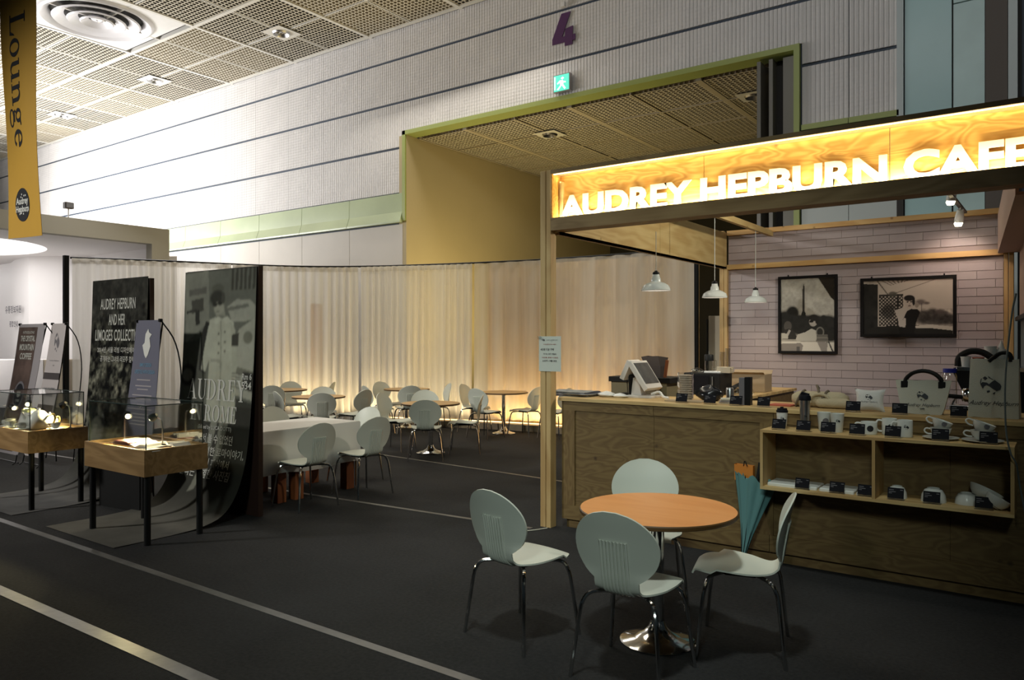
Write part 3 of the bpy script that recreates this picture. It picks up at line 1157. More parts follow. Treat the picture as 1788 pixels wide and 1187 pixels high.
# reception desk
t = thing('reception_desk', 'long white reception desk inside the white booth with a beige front end', 'desk', (-21.0, 8.15, 0), math.radians(36))
B().bbox(-1.9, -.3, 0, .75, .3, 1.17, .01).obj('white_front', M['booth_white'], t)
B().bbox(.76, -.3, 0, 1.35, .3, 1.17, .01).obj('beige_front', M['desk_beige'], t)
b = B().bbox(-1.35, -.28, 1.17, -.95, -.1, 1.21)
tag(b.obj('desk_tray', M['ink_grey'], None, False, (-21.0, 8.15, 0), math.radians(36)), 'flat dark tray on the white reception desk', 'tray')
t = thing('floodlight', 'small grey floodlight on a thin pole above the white booth fascia', 'floodlight', (-17.1, 7.55, 4.235))
B().tube([(0, 0, 0), (0, 0, .22)], .012, 6).obj('pole', M['white'], t)
b = B().bbox(-.06, -.09, .20, .06, .09, .33, .01)
b.obj('lamp_housing', M['brown_strip'], t)
B().box(.06, -.07, .215, .066, .07, .315).obj('lens', M['metal_grey'], t)

# ================================================================ LOUNGE BANNER
t = thing('hanging_banner', 'tall mustard yellow banner lettered Lounge hanging from the ceiling', 'banner', (-10.66, 4.0, 2.92))


def ban(x, z, off=0.0):
    k = z - 0.0
    return (x - 0.072 * k + .016 * x * k * .3, -off + .02 * math.sin(k * 1.7 + x * 3), z - .03 * x / .92)


b = B()
zs = [i * .12 for i in range(0, 56)]
xs = [.0, .15, .3, .46, .62, .77, .92]
b.grid([[ban(x, z) for x in xs] for z in zs])
b.grid([[ban(x, z, -.004) for x in xs] for z in zs])
b.obj('fabric', M['yellow'], t, True)
b = B()
V, F = serif_word('Lounge')
k = 0.375
put_text(b, V, F, lambda x, y, z=0: ban(.27 + y * k, 2.76 - x * k * 1.03, .004))
V, F = serif_word('e')
put_text(b, V, F, lambda x, y, z=0: ban(.27 + y * k, 3.25 - x * k, .004))
b.obj('banner_lettering', M['ink'], t)
cz, cx_ = .40, .40
b = B()
b.add([ban(cx_ + .205 * math.cos(a * PI / 18), cz + .205 * math.sin(a * PI / 18), .004) for a in range(36)] + [ban(cx_, cz, .004)], [(a, (a + 1) % 36, 36) for a in range(36)])
lg = b.obj('round_badge', M['ink'], t)
b = B()
for tx, sz, dz in (('Audrey', .115, .01), ('Hepburn', .105, -.085)):
    vs, fs = glyphs(tx, sz, bold=.003)
    put_text(b, vs, fs, lambda x, y, z=0, dz=dz: ban(cx_ + x, cz + y + dz, .007))
for a in range(14):
    an, rr = a * .82, .10 + .07 * ((a * 37) % 10) / 10
    px, pz = cx_ + rr * math.cos(an), cz + rr * math.sin(an)
    if abs(pz - cz) < .07:
        continue
    b.add([ban(px + .013 * math.cos(q * PI / 3), pz + .013 * math.sin(q * PI / 3), .007) for q in range(6)], [tuple(range(6))])
b.obj('badge_lettering', M['ink_white'], lg)

# ================================================================ CURTAINS
CP = [(-14.36, 6.36), (-13.92, 6.98), (-13.48, 7.75), (-13.14, 8.55), (-12.78, 9.3), (-12.22, 10.0), (-11.4, 10.55), (-10.35, 10.98), (-9.13, 11.32), (-7.88, 11.56), (-6.65, 11.62),
      (-5.88, 11.61), (-4.82, 11.6)]
dense = catmull(CP, 2400)
seg = [0.0]
for k in range(1, len(dense)):
    seg.append(seg[-1] + float(np.linalg.norm(dense[k] - dense[k - 1])))
seg = np.array(seg)
dense = np.array(dense)
TOT = seg[-1]


def on_path(s_):
    x = np.interp(s_, seg, dense[:, 0])
    y = np.interp(s_, seg, dense[:, 1])
    e = .02
    dx = np.interp(min(s_ + e, TOT), seg, dense[:, 0]) - np.interp(max(s_ - e, 0), seg, dense[:, 0])
    dy = np.interp(min(s_ + e, TOT), seg, dense[:, 1]) - np.interp(max(s_ - e, 0), seg, dense[:, 1])
    l = math.hypot(dx, dy)
    return x, y, dy / l, -dx / l        # point and normal towards the seats


def s_at(x):
    return float(np.interp(x, dense[:, 0], seg))


def curtain(label, s0, s1, per, amp, z0, m, seedk, flare=1.0):
    t = thing('curtain', label, 'curtain', (0, 0, 0), 0, 'sheer curtains round the lounge')
    r = np.random.default_rng(seedk)
    n = int((s1 - s0) / per * 9)
    zs_ = [z0, .25, .6, 1.2, 1.9, 2.5, 2.9, 3.02]
    ph = np.cumsum(r.uniform(.7, 1.35, n)) * 2 * PI / 9
    am = np.interp(np.arange(n), np.linspace(0, n, n // 7 + 2), r.uniform(.4, 1.25, n // 7 + 2))
    G = []
    for z in zs_:
        row = []
        for k in range(n):
            s_ = s0 + (s1 - s0) * k / (n - 1)
            x, y, nx, ny = on_path(s_)
            a = amp * am[k] * math.sin(ph[k]) * (1 if z > 2.9 else 1 + .5 * (3 - z) / 3) + flare * .03 * math.sin(s_ * 2.1 + z * .5)
            row.append((x + nx * a, y + ny * a, z))
        G.append(row)
    B().grid(G).obj('fabric', m, t, True)
    G2 = [[(p[0], p[1], z) for p in G[-1]] for z in (3.02, 3.11)]
    G3 = [[(p[0] + .006, p[1] - .012, z) for p in G[-1]] for z in (3.015, 3.11)]
    B().grid(G2).obj('gathered_heading', m, t, True)
    if m is M['sheer']:
        B().grid(G3).obj('header_tape', M['sheer_wide'], t, True)
    return t


sA, sB, sC, sD = 0.05, s_at(-13.05), s_at(-11.42), s_at(-9.13)
curtain('sheer white curtain at the left end, behind the black lettered poster boards', sA, sB - .02, .19, .036, .02, M['sheer'], 1)
curtain('sheer curtain between the tall black and white poster and the first dark curtain gap', sB + .0, sC - .03, .155, .030, .02, M['sheer'], 2)
curtain('sheer curtain in the middle, lit warmly from behind at its foot', sC + .03, sD - .03, .14, .032, .03, M['sheer'], 3)
curtain('wide sheer curtain over the plywood at the right, next to the cafe', sD + .02, TOT, .38, .042, .16, M['sheer_wide'], 4)
t = thing('curtain_rail', 'thin dark curved rail along the top of the sheer curtains', 'rail', (0, 0, 0))
pts = []
for k in range(90):
    x, y, nx, ny = on_path(TOT * k / 89)
    pts.append((x - nx * .05, y - ny * .05, 3.125))
B().tube(pts, .018, 6).obj('rail_tube', M['black'], t)
B().bbox(-14.45, 6.28, 0, -14.37, 6.36, 3.16).obj('end_post', M['black'], t)
x, y, nx, ny = on_path(TOT)
B().bbox(x - .03, y + .06, 0, x + .03, y + .12, 3.10).obj('end_post', M['black'], t)
# plywood screen behind the right-hand curtain
t = thing('plywood_screen', 'plywood screen standing behind the sheer curtain by the cafe', 'screen', (-7.0, 11.86, 0))
for k in range(4):
    B().box(-2.2 + k * 1.09, 0, .05, -1.115 + k * 1.09, .018, 3.08).obj('panel', M['ply_vert'], t)
B().box(-2.2, .02, 0, 2.15, .08, .1).obj('foot_rail', M['stud'], t)
# low plinth in front and LED strip under the hem
s5, s6 = s_at(-11.0), TOT
b = B()
c = B()
R0, R1 = [], []
for k in range(60):
    s_ = s5 + (s6 - s5) * k / 59
    x, y, nx, ny = on_path(s_)
    R0.append([(x + nx * .24, y + ny * .24, 0), (x + nx * .24, y + ny * .24, .115), (x + nx * .06, y + ny * .06, .115), (x + nx * .06, y + ny * .06, 0)])
    R1.append([(x + nx * .055, y + ny * .055, .117), (x + nx * .055, y + ny * .055, .135), (x + nx * .04, y + ny * .04, .135), (x + nx * .04, y + ny * .04, .117)])
tag(b.loft(R0, True, True).obj('plinth', M['plinth']), 'low brown plinth along the foot of the sheer curtains', 'plinth')
tag(c.loft(R1, True, True).obj('light_strip', M['led']), 'thin glowing warm light strip along the curtain foot', 'light strip')
area('curtain_strip_light', (-6.95, 11.74, .14), (0, .15, 1), 4.2, .05, 50, (1.0, 0.74, 0.36))
area('curtain_strip_light', (-6.95, 11.50, .15), (0, .5, 1), 4.2, .03, 4, (1.0, 0.70, 0.30))


def uplight(px_x, off, power, lean):
    s_ = s_at(px_x)
    x, y, nx, ny = on_path(s_)
    spot('curtain_uplight', (x - nx * off, y - ny * off, .10), (nx * lean, ny * lean, 1), 120, power, (1.0, 0.76, 0.40), 1.0, .05)


for xx, pw in ((-12.95, 30), (-12.72, 60), (-12.35, 90), (-12.05, 50), (-11.7, 40), (-11.2, 75), (-10.8, 34), (-10.3, 34), (-9.8, 36), (-9.35, 40)):
    uplight(xx, .30, pw * .85, .35)
# things seen dimly through the curtains
b = B().box(-.05, -.02, 0, .05, .30, 2.42)
tag(b.obj('leaning_board', M['leg_wood'], None, False, (-12.85, 10.55, 0), math.radians(20)), 'brown upright board dimly visible behind the sheer curtain', 'board')
t = thing('storage_cabinet', 'tall beige storage cabinet in the gap between curtain and cafe', 'cabinet', (-4.53, 12.0, 0))
B().bbox(-.21, 0, 0, .21, .45, 2.05).obj('body', M['beige_box'], t)
B().box(.0, -.012, .05, .2, 0, 2.02).obj('door', M['beige_box'], t)
B().box(.05, -.016, 1.62, .15, -.012, 1.78).obj('note', mat('note_cream', (.6, .54, .36), .7), t)
B().bbox(-.24, -.03, 1.0, -.215, .0, 2.0).obj('gap_strip', M['black'], t)  # black strip put in for the dark gap beside the cabinet

# ================================================================ CHAIRS
def chair_profile():
    P = [(.235, .412), (.222, .432), (.18, .447), (.09, .446), (-.02, .437), (-.11, .432), (-.165, .438), (-.200, .462), (-.217, .505), (-.228, .57), (-.242, .65), (-.258, .73),
         (-.276, .80), (-.288, .85)]
    return catmull(P, 46)


def chair_width(y, z, k, n):
    if z > .505 and y < -.15:
        q = (z - .668) / .184
        return max(.118 if z < .66 else 0.004, .224 * math.sqrt(max(0, 1 - q * q)))
    if y > -.02:
        f = (y - .06) / .19
        if f > 0:
            return max(.13, .212 * max(0, 1 - f ** 2.8) ** .5)
        return .212 - .012 * ((.06 - y) / .08) ** 2
    f = min(1, max(0, (-.02 - y) / .18))
    f = f * f * (3 - 2 * f)
    return .20 * (1 - f) + .118 * f


def shell_part(rows, prof, name, m, parent):
    cols = 15
    T_, Bo = [], []
    n = len(prof)
    for k in rows:
        y, z = prof[k]
        a, c = prof[max(k - 1, 0)], prof[min(k + 1, n - 1)]
        ty, tz = c[0] - a[0], c[1] - a[1]
        l = math.hypot(ty, tz)
        ny, nz = tz / l, -ty / l          # upper / front side
        w_ = chair_width(y, z, k, n)
        rt, rb = [], []
        for j in range(cols):
            u = -1 + 2 * j / (cols - 1)
            x = w_ * math.sin(u * PI / 2)
            bow = .038 * (x / .22) ** 2
            if y < -.15 and z > .46:
                yy, zz = y + bow * min(1, (z - .46) / .1), z
            else:
                yy, zz = y, z + .012 * (x / .2) ** 2 - (.02 * (x / .2) ** 2 if y > .12 else 0)
            rt.append((x, yy + ny * .0045, zz + nz * .0045))
            rb.append((x, yy - ny * .0045, zz - nz * .0045))
        T_.append(rt)
        Bo.append(rb)
    b = B()
    rings = [t_ + list(reversed(q)) for t_, q in zip(T_, Bo)]
    b.loft(rings, True, True)
    return b.obj(name, m, parent, 50)


def make_chair(label, group):
    t = thing('shell_chair', label, 'chair', (0, 0, 0), 0, group)
    prof = chair_profile()
    n = len(prof)
    cut = next(i for i in range(n) if prof[i][0] < -.19)
    shell_part(range(0, cut + 1), prof, 'seat', M['chair'], t)
    bk = shell_part(range(cut, n), prof, 'backrest', M['chair'], t)
    b = B()
    for k in range(8):
        x = -.0665 + k * .019
        pts = []
        for i in range(n):
            y, z = prof[i]
            if y < -.14 and z < .715:
                a, c = prof[i - 1], prof[min(i + 1, n - 1)]
                ty, tz = c[0] - a[0], c[1] - a[1]
                l = math.hypot(ty, tz)
                pts.append((x, y - tz / l * .0055 + .038 * (x / .22) ** 2, z + ty / l * .0055))
        b.tube(pts, .0084, 6)
    b.obj('fluted_ribs', M['chair'], bk, 60)
    for sx, sy in ((1, 1), (-1, 1), (1, -1), (-1, -1)):
        P = [(.03 * sx, .05 * sy - .01, .415), (.13 * sx, .125 * sy - .01, .415), (.172 * sx, .158 * sy - .015, .405), (.192 * sx, .176 * sy - .02, .37), (.205 * sx, .19 * sy - .02, .30),
             (.238 * sx, .222 * sy - .02, .0)]
        B().tube([tuple(p) for p in catmull(P, 14)], .0105, 8).obj('leg', M['chrome'], t, True)
    B().bbox(-.09, -.09, .405, .09, .07, .43).obj('seat_bracket', M['black'], t)
    return t


GF, GC, GL = 'chairs round the front table', 'chairs in the curtained lounge', 'chairs at the cloth table'
base = make_chair('white shell chair left of the front table, its ribbed back turned to us', GF)
base.location = (-2.50, 3.56, 0)
base.rotation_euler = (0, 0, math.radians(-10))
chairs = [
    (-1.76, 3.48, 2, 'white shell chair nearest of all, in front of the orange-brown table, ribbed back towards us', GF),
    (-1.44, 4.09, 105, 'white shell chair right of the front table, seen from its side by the shelf unit', GF),
    (-2.20, 4.52, -150, 'white shell chair behind the front table, close to the plywood counter', GF),
    (-11.98, 9.36, -115, 'white shell chair half hidden behind the leftmost round table, facing us', GC),
    (-11.61, 8.62, 50, 'dark shaded shell chair beside the tall poster, back to us, at the leftmost table', GC),
    (-9.98, 7.78, -19, 'shell chair seen edge-on, facing right, just left of the second round table', GC),
    (-7.57, 5.82, -86, 'shell chair behind the cloth-covered table, its round back showing by the poster edge', GL),
    (-10.18, 8.58, -128, 'shell chair on the far side of the second round table, facing us', GC),
    (-11.64, 9.72, 124, 'narrow looking shell chair by the curtain, behind and right of the second round table', GC),
    (-9.42, 7.90, 50, 'shell chair with back to us in front of the second round table', GC),
    (-9.50, 8.62, 97, 'shell chair at the right of the second round table, facing left', GC),
    (-9.93, 9.62, -20, 'shell chair seen edge-on in front of the bright curtain, facing the third round table', GC),
    (-10.50, 10.44, -94, 'shell chair against the curtain at the left end of the third round table', GC),
    (-8.17, 8.29, -74, 'shell chair left of the centre lounge table, facing right towards it', GC),
    (-6.81, 6.20, 181, 'shell chair at the right end of the cloth table, partly covered by another chair', GL),
    (-6.17, 5.72, 86, 'shell chair at the right corner of the cloth table with ribbed back to us', GL),
    (-6.18, 4.96, 88, 'shell chair in front of the cloth table beside the tall poster, ribbed back to us', GL),
    (-9.60, 10.02, 55, 'shaded shell chair in front of the third round table, back to us', GC),
    (-8.20, 8.98, -132, 'shell chair behind the centre lounge table, facing us over the tabletop', GC),
    (-7.20, 7.88, 39, 'shell chair directly in front of the centre lounge table, ribbed back to us', GC),
    (-9.45, 10.60, 146, 'narrow looking shell chair by the plywood edge, between the third and fourth tables', GC),
    (-8.66, 10.80, -81, 'pale shell chair left of the fourth round table, against the curtain', GC),
    (-7.96, 10.22, -4, 'shell chair in front of the fourth round table, turned to the right', GC),
    (-7.20, 8.70, 127, 'shell chair seen edge-on at the right of the centre lounge table', GC),
    (-7.62, 10.86, 92, 'shell chair right of the fourth round table, facing left, beside the pine post', GC),
    (-7.02, 10.92, 87, 'shell chair mostly hidden behind the pine post at the counter end', GC),
]
for x, y, a, lb, g in chairs:
    dup(base, (x, y, 0), math.radians(a), lb, g)


# ================================================================ ROUND TABLES
def make_table(label, group):
    t = thing('round_table', label, 'table', (0, 0, 0), 0, group)
    b = B()
    b.lathe([(.425, .709), (.43, .713), (.43, .729), (.426, .735)], 56, cap0=True, cap1=True)
    b.mi = [0] * len(b.mi)
    me = b.obj('tabletop', [M['table_top'], M['table_edge']], t, 30)
    for p in me.data.polygons:
        if p.center.z < .7345:
            p.material_index = 1
    B().lathe([(.036, .04), (.036, .69)], 20, cap1=True).obj('column', M['chrome'], t, True)
    b = B()
    for k in range(4):
        a = k * PI / 2 + .4
        b.tube([(0, 0, .70), (.24 * math.cos(a), .24 * math.sin(a), .70)], .012, 6)
    b.obj('top_spider', M['black'], t)
    B().lathe([(.205, 0), (.207, .008), (.195, .016), (.13, .03), (.075, .055), (.05, .085), (.038, .12)], 40).obj('base', M['chrome'], t, True)
    return t


GT = 'round cafe tables'
tb = make_table('round orange-brown table standing in front of the plywood counter, nearest to us', GT)
tb.location = (-1.83, 3.89, 0)
tan_top = [c for c in tb.children if c.name.startswith('tabletop')][0].data.copy()
tan_top.materials[0] = M['table_tan']
for x, y, lb in ((-11.79, 8.99, 'leftmost round table, small and half hidden behind the tall poster'), (-9.91, 8.25, 'second round table from the left, behind the cloth-covered table'),
                 (-10.07, 10.48, 'third round table, against the curtain in the middle'), (-7.55, 8.36, 'round table at the centre of the lounge with shiny base in view'),
                 (-8.07, 10.86, 'round table in front of the plywood-backed curtain, next to the pine post')):
    r_ = dup(tb, (x, y, 0), .3, lb, GT)
    for ch in r_.children:
        if ch.name.startswith('tabletop'):
            ch.data = tan_top

# cloth table
t = thing('long_table', 'long table with red-brown wooden legs under a white cloth', 'table', (-6.83, 5.22, 0))
B().bbox(-.37, -.68, .70, .37, .72, .742).obj('tabletop', M['leg_wood'], t)
for x, y in ((-.30, .62), (.30, .62), (.30, -.08), (-.30, -.08), (.30, -.30), (.30, -.60), (-.30, -.60)):
    B().bbox(x - .055, y - .055, 0, x + .055, y + .055, .70).obj('leg', M['leg_wood'], t)
b = B()
per = []
hx, hy = .385, .74
N_ = 26
for k in range(N_):
    per.append((-hx + 2 * hx * k / N_, -hy))
for k in range(N_ * 2):
    per.append((hx, -hy + 2 * hy * k / (N_ * 2)))
for k in range(N_):
    per.append((hx - 2 * hx * k / N_, hy))
for k in range(N_ * 2):
    per.append((-hx, hy - 2 * hy * k / (N_ * 2)))


def clothring(z, out, wav):
    r = []
    for k, (x, y) in enumerate(per):
        l = 1 + (out + wav * math.sin(k * .55) + wav * .6 * math.sin(k * .23 + 1)) / .6
        r.append((x * l, y + (y / hy) * (l - 1) * .4, z + (.012 * math.sin(k * .2) if z < .4 else 0)))
    return r


b.loft([clothring(.30, .015, .012), clothring(.45, .01, .009), clothring(.62, .004, .004), clothring(.735, 0, 0), [(x * .985, y * .99, .748) for x, y in per]], False, True)
cl = b.obj('tablecloth', M['cloth'], None, 35, (-6.83, 5.22, 0))
tag(cl, 'white cloth draped over the long table behind the tall poster', 'tablecloth')


# ================================================================ POSTER BOARDS
def sheet_map(x0, x1, prof):
    P = [np.array(p) for p in catmull(prof, 80)]
    L_ = [0.0]
    for k in range(1, len(P)):
        L_.append(L_[-1] + float(np.linalg.norm(P[k] - P[k - 1])))
    L_ = np.array(L_)
    PY = np.array([p[0] for p in P])
    PZ = np.array([p[1] for p in P])
    tot = L_[-1]

    def fn(u, s_, off=0.0):
        y, z = np.interp(s_, L_, PY), np.interp(s_, L_, PZ)
        e = .02
        ty = np.interp(min(s_ + e, tot), L_, PY) - np.interp(max(s_ - e, 0), L_, PY)
        tz = np.interp(min(s_ + e, tot), L_, PZ) - np.interp(max(s_ - e, 0), L_, PZ)
        l = math.hypot(ty, tz)
        return (x0 + (x1 - x0) * u, float(y + tz / l * off), float(z - ty / l * off))
    return fn, tot


sheet_prof = [(4.385, 2.355), (4.36, 1.6), (4.32, 1.0), (4.27, .58), (4.19, .30), (4.06, .11), (3.88, .03), (3.6, .006), (3.05, .006)]

# --- the tall poster with a woman in a white coat
t = thing('poster_board', 'tall black and white poster of a woman in a white coat, lettered Audrey in Rome', 'poster', (0, 0, 0))
B().box(-7.33, 4.395, 0, -6.135, 4.445, 2.36).obj('black_board', M['board_edge'], t)
fn, tot = sheet_map(-7.345, -6.145, sheet_prof)
r = Raster(130, 340, (0.034, 0.034, 0.028))
r.asp = tot / 1.245


def P2(px, py):
    """a point of the printed sheet measured on its picture, in sheet units"""
    lx = 330 - 16 * max(0, min(1, (py - 475) / 235))
    return ((px - lx) / (452 - lx), 1 - ((py - 466) / 437 * 2.36) / tot)


def PP(*a):
    return [P2(x, y) for x, y in a]


r.poly([(0, .6), (1, .6), (1, 1), (0, 1)], (0.10, 0.105, 0.085))
r.poly(PP((330, 470), (372, 465), (372, 560), (326, 600)), (0.15, 0.155, 0.125))
for k in range(6):
    r.poly(PP((412 + k * 7, 466), (416 + k * 7, 466), (415 + k * 7, 505), (411 + k * 7, 505)), (0.045, 0.045, 0.035))
r.poly(PP((336, 500), (368, 496), (368, 508), (336, 512)), (0.09, 0.09, 0.075))
r.poly(PP((340, 520), (362, 516), (362, 540), (340, 545)), (0.05, 0.05, 0.04))
r.poly(PP((318, 600), (365, 590), (365, 700), (312, 760)), (0.06, 0.062, 0.05))
# parked car at the right
r.poly(PP((404, 535), (420, 522), (443, 524), (452, 535), (452, 560), (412, 562)), (0.24, 0.245, 0.20))
r.poly(PP((425, 575), (452, 555), (452, 700), (416, 690), (416, 600)), (0.26, 0.265, 0.215))
r.poly(PP((418, 640), (452, 650), (452, 662), (418, 652)), (0.13, 0.13, 0.10))
r.poly(PP((434, 650), (452, 653), (452, 685), (434, 680)), (0.03, 0.03, 0.025))
r.ell(*P2(440, 590), .06, .018, (0.13, 0.13, 0.10))
r.poly(PP((398, 690), (452, 705), (452, 800), (398, 770)), (0.025, 0.025, 0.02), .85)
# scooter wheel at the left
r.ell(*P2(330, 660), .13, .033, (0.02, 0.02, 0.017), soft=.2)
r.ell(*P2(329, 660), .075, .019, (0.09, 0.09, 0.075), soft=.2)
# dark companion behind
r.poly(PP((366, 560), (356, 585), (352, 650), (364, 655), (372, 600), (374, 562)), (0.018, 0.018, 0.015))
# coat, sleeves, legs
r.poly(PP((372, 558), (386, 551), (402, 553), (415, 562), (420, 600), (424, 742), (368, 742), (371, 640), (372, 600)), (0.30, 0.31, 0.245))
r.poly(PP((376, 560), (370, 570), (362, 610), (356, 648), (364, 653), (372, 628), (380, 590)), (0.29, 0.30, 0.24))
r.poly(PP((410, 562), (418, 575), (424, 640), (418, 660), (414, 640)), (0.27, 0.28, 0.22))
r.poly(PP((392, 560), (394, 560), (396, 740), (393, 740)), (0.20, 0.205, 0.16))
for q in (580, 598, 615):
    r.ell(*P2(400, q), .013, .004, (0.10, 0.10, 0.08))
    r.ell(*P2(389, q + 3), .013, .004, (0.10, 0.10, 0.08))
r.poly(PP((380, 742), (392, 742), (385, 790), (374, 866), (364, 872), (372, 800)), (0.17, 0.175, 0.14))
r.poly(PP((396, 742), (412, 742), (404, 800), (398, 838), (390, 838), (394, 790)), (0.14, 0.145, 0.115))
# head: dark fringe under a cap, sunglasses
def E2(x, y, rx, ry, col, a=1.0, soft=.35, rot=0.0):
    r.ell(*P2(330 + x * .29, 460 + y * .29), rx * .29 / 122, ry * .29 * .00156, col, a, soft, rot)


r.poly(PP((384, 540), (399, 538), (402, 556), (384, 558)), (0.20, 0.205, 0.16))
E2(200, 140, 36, 32, (0.075, 0.078, 0.06))
E2(196, 200, 42, 52, (0.028, 0.029, 0.023))
E2(206, 262, 30, 46, (0.235, 0.24, 0.19))
E2(196, 200, 38, 26, (0.028, 0.029, 0.023))
E2(232, 200, 10, 40, (0.05, 0.05, 0.04))
E2(182, 240, 14, 15, (0.022, 0.022, 0.018))
E2(212, 233, 14, 15, (0.022, 0.022, 0.018))
E2(197, 234, 10, 4, (0.03, 0.03, 0.025))
E2(199, 284, 9, 4, (0.10, 0.095, 0.08))
E2(214, 318, 26, 10, (0.12, 0.122, 0.10), .8)
r.poly(PP((378, 561), (388, 551), (394, 556), (386, 566)), (0.34, 0.35, 0.28))
r.poly(PP((404, 551), (396, 556), (402, 566), (412, 560)), (0.34, 0.35, 0.28))
r.poly(PP((374, 628), (392, 630), (392, 636), (374, 634)), (0.22, 0.225, 0.18))
r.poly(PP((356, 648), (364, 653), (364, 657), (355, 652)), (0.03, 0.03, 0.025))
r.poly(PP((404, 536), (440, 530), (441, 536), (404, 543)), (0.12, 0.122, 0.10))
r.poly(PP((412, 585), (425, 582), (424, 606), (412, 606)), (0.04, 0.04, 0.032))
for k in range(5):
    r.poly(PP((414, 652 + k * 6), (430, 654 + k * 6), (430, 656 + k * 6), (414, 654 + k * 6)), (0.08, 0.08, 0.065))
r.poly(PP((330, 540), (350, 536), (350, 540), (330, 545)), (0.03, 0.03, 0.025))
r.poly(PP((346, 540), (354, 538), (354, 565), (346, 568)), (0.022, 0.022, 0.018))
r.blur(1)
r.mixin(np.clip((.34 - r.V) / .13, 0, 1), (0.10, 0.095, 0.082))
r.noise(.16, 6, 3)
r.noise(.10, 22, 4)
sh = r.obj('printed_sheet', lambda u, v: fn(u, (1 - v) * tot), M['print_matt'], t)
b = B()
V, F = serif_word('AUDREY')
V = fit(V, .11, .93, 0, .205)
put_text(b, V, F, lambda x, y, z=0: fn(x, 1.285 - y, .004))
V, F = serif_word('IN ROME')
V = fit(V, .18, .82, 0, .165)
put_text(b, V, F, lambda x, y, z=0: fn(x, 1.495 - y, .004))
b.obj('title_lettering', M['ink_pale'], sh)
b = B()
for tx, a0, a1, s_, h in (('(Edited by LUCA DOTTI)', .30, .77, 1.58, .05), ('스크린에서 볼 수 없었던', .14, .80, 1.70, .09), ('한 번의 특별한 로마이야기,', .12, .97, 1.825, .09), ('서울 디자인 페어에서', .20, .80, 1.93, .085),
                          ('만나는 특별한 사진집', .16, .84, 2.04, .095)):
    vs, fs = glyphs(tx, 1.0, bold=.012)
    vs = fit(vs, a0, a1, 0, h)
    b = B()
    put_text(b, vs, fs, lambda x, y, z=0: fn(x, s_ - y, .004))
    b.obj('text_line', M['ink_pale'], sh)
b = B()
for tx, a0, a1, s_, h in (('Rm 6', .86, .985, 1.07, .06), ('534', .86, .985, 1.16, .07)):
    vs, fs = glyphs(tx, 1.0, bold=.02)
    vs = fit(vs, a0, a1, 0, h)
    put_text(b, vs, fs, lambda x, y, z=0: fn(x, s_ - y, .004))
b.obj('plate_lettering', M['ink_pale'], sh)

# --- the shorter black poster with foliage
t = thing('poster_board', 'black poster with foliage, lettered Audrey Hepburn and her Limoges Collection', 'poster', (0, 0, 0))
B().box(-9.30, 4.395, 0, -8.06, 4.445, 2.335).obj('black_board', M['board_edge'], t)
fn1, tot1 = sheet_map(-9.31, -8.07, sheet_prof)
r = Raster(100, 260, (0.030, 0.030, 0.023))
r.asp = tot1 / 1.25
fol = np.clip((r.V - .36) / .1, 0, 1) * np.clip((1.0 - r.V) / .25, .25, 1)
r.A = np.clip(r.A * (1 + 0 * fol[..., None]), 0, 1)
r.poly([(0, .86), (1, .86), (1, 1), (0, 1)], (0.018, 0.018, 0.015), .8)
r.noise(2.2, 7, 21, mask=fol)
r.noise(2.8, 16, 22, mask=fol)
r.noise(1.6, 34, 26, mask=fol)
r.ell(.22, .47, .12, .055, (0.10, 0.10, 0.075), .7)
r.poly([(.14, .40), (.26, .40), (.25, .50), (.16, .50)], (0.15, 0.15, 0.115), .8)
r.ell(.42, .46, .17, .035, (0.12, 0.12, 0.09), .8)
r.poly([(.30, .44), (.55, .44), (.56, .37), (.30, .37)], (0.085, 0.085, 0.065), .8)
r.poly([(0, 0), (1, 0), (1, .36), (0, .36)], (0.034, 0.034, 0.03), 1.0)
r.mixin(np.clip((.34 - r.V) / .13, 0, 1), (0.09, 0.088, 0.085))
r.noise(.25, 10, 25)
sh = r.obj('printed_sheet', lambda u, v: fn1(u, (1 - v) * tot1), M['print_matt'], t)
b = B()
for tx, a0, a1, s_, h in (('AUDREY HEPBURN', .17, .80, .345, .125), ('AND HER', .33, .63, .525, .125), ('LIMOGES COLLECTION', .09, .93, .705, .13)):
    vs, fs = glyphs(tx, 1.0, bold=.014, space=1.05)
    vs = fit(vs, a0, a1, 0, h)
    put_text(b, vs, fs, lambda x, y, z=0: fn1(x, s_ - y, .004))
b.obj('title_lettering', M['ink_pale'], sh)
b = B()
for tx, a0, a1, s_, h in (('2014년, 서울 리빙 디자인페어에서', .14, .92, .845, .07), ('공개하는 그녀의 리모주 컬렉션', .20, .86, .945, .07)):
    vs, fs = glyphs(tx, 1.0, bold=.012)
    vs = fit(vs, a0, a1, 0, h)
    b = B()
    put_text(b, vs, fs, lambda x, y, z=0: fn1(x, s_ - y, .004))
    b.obj('text_line', M['ink_pale'], sh)


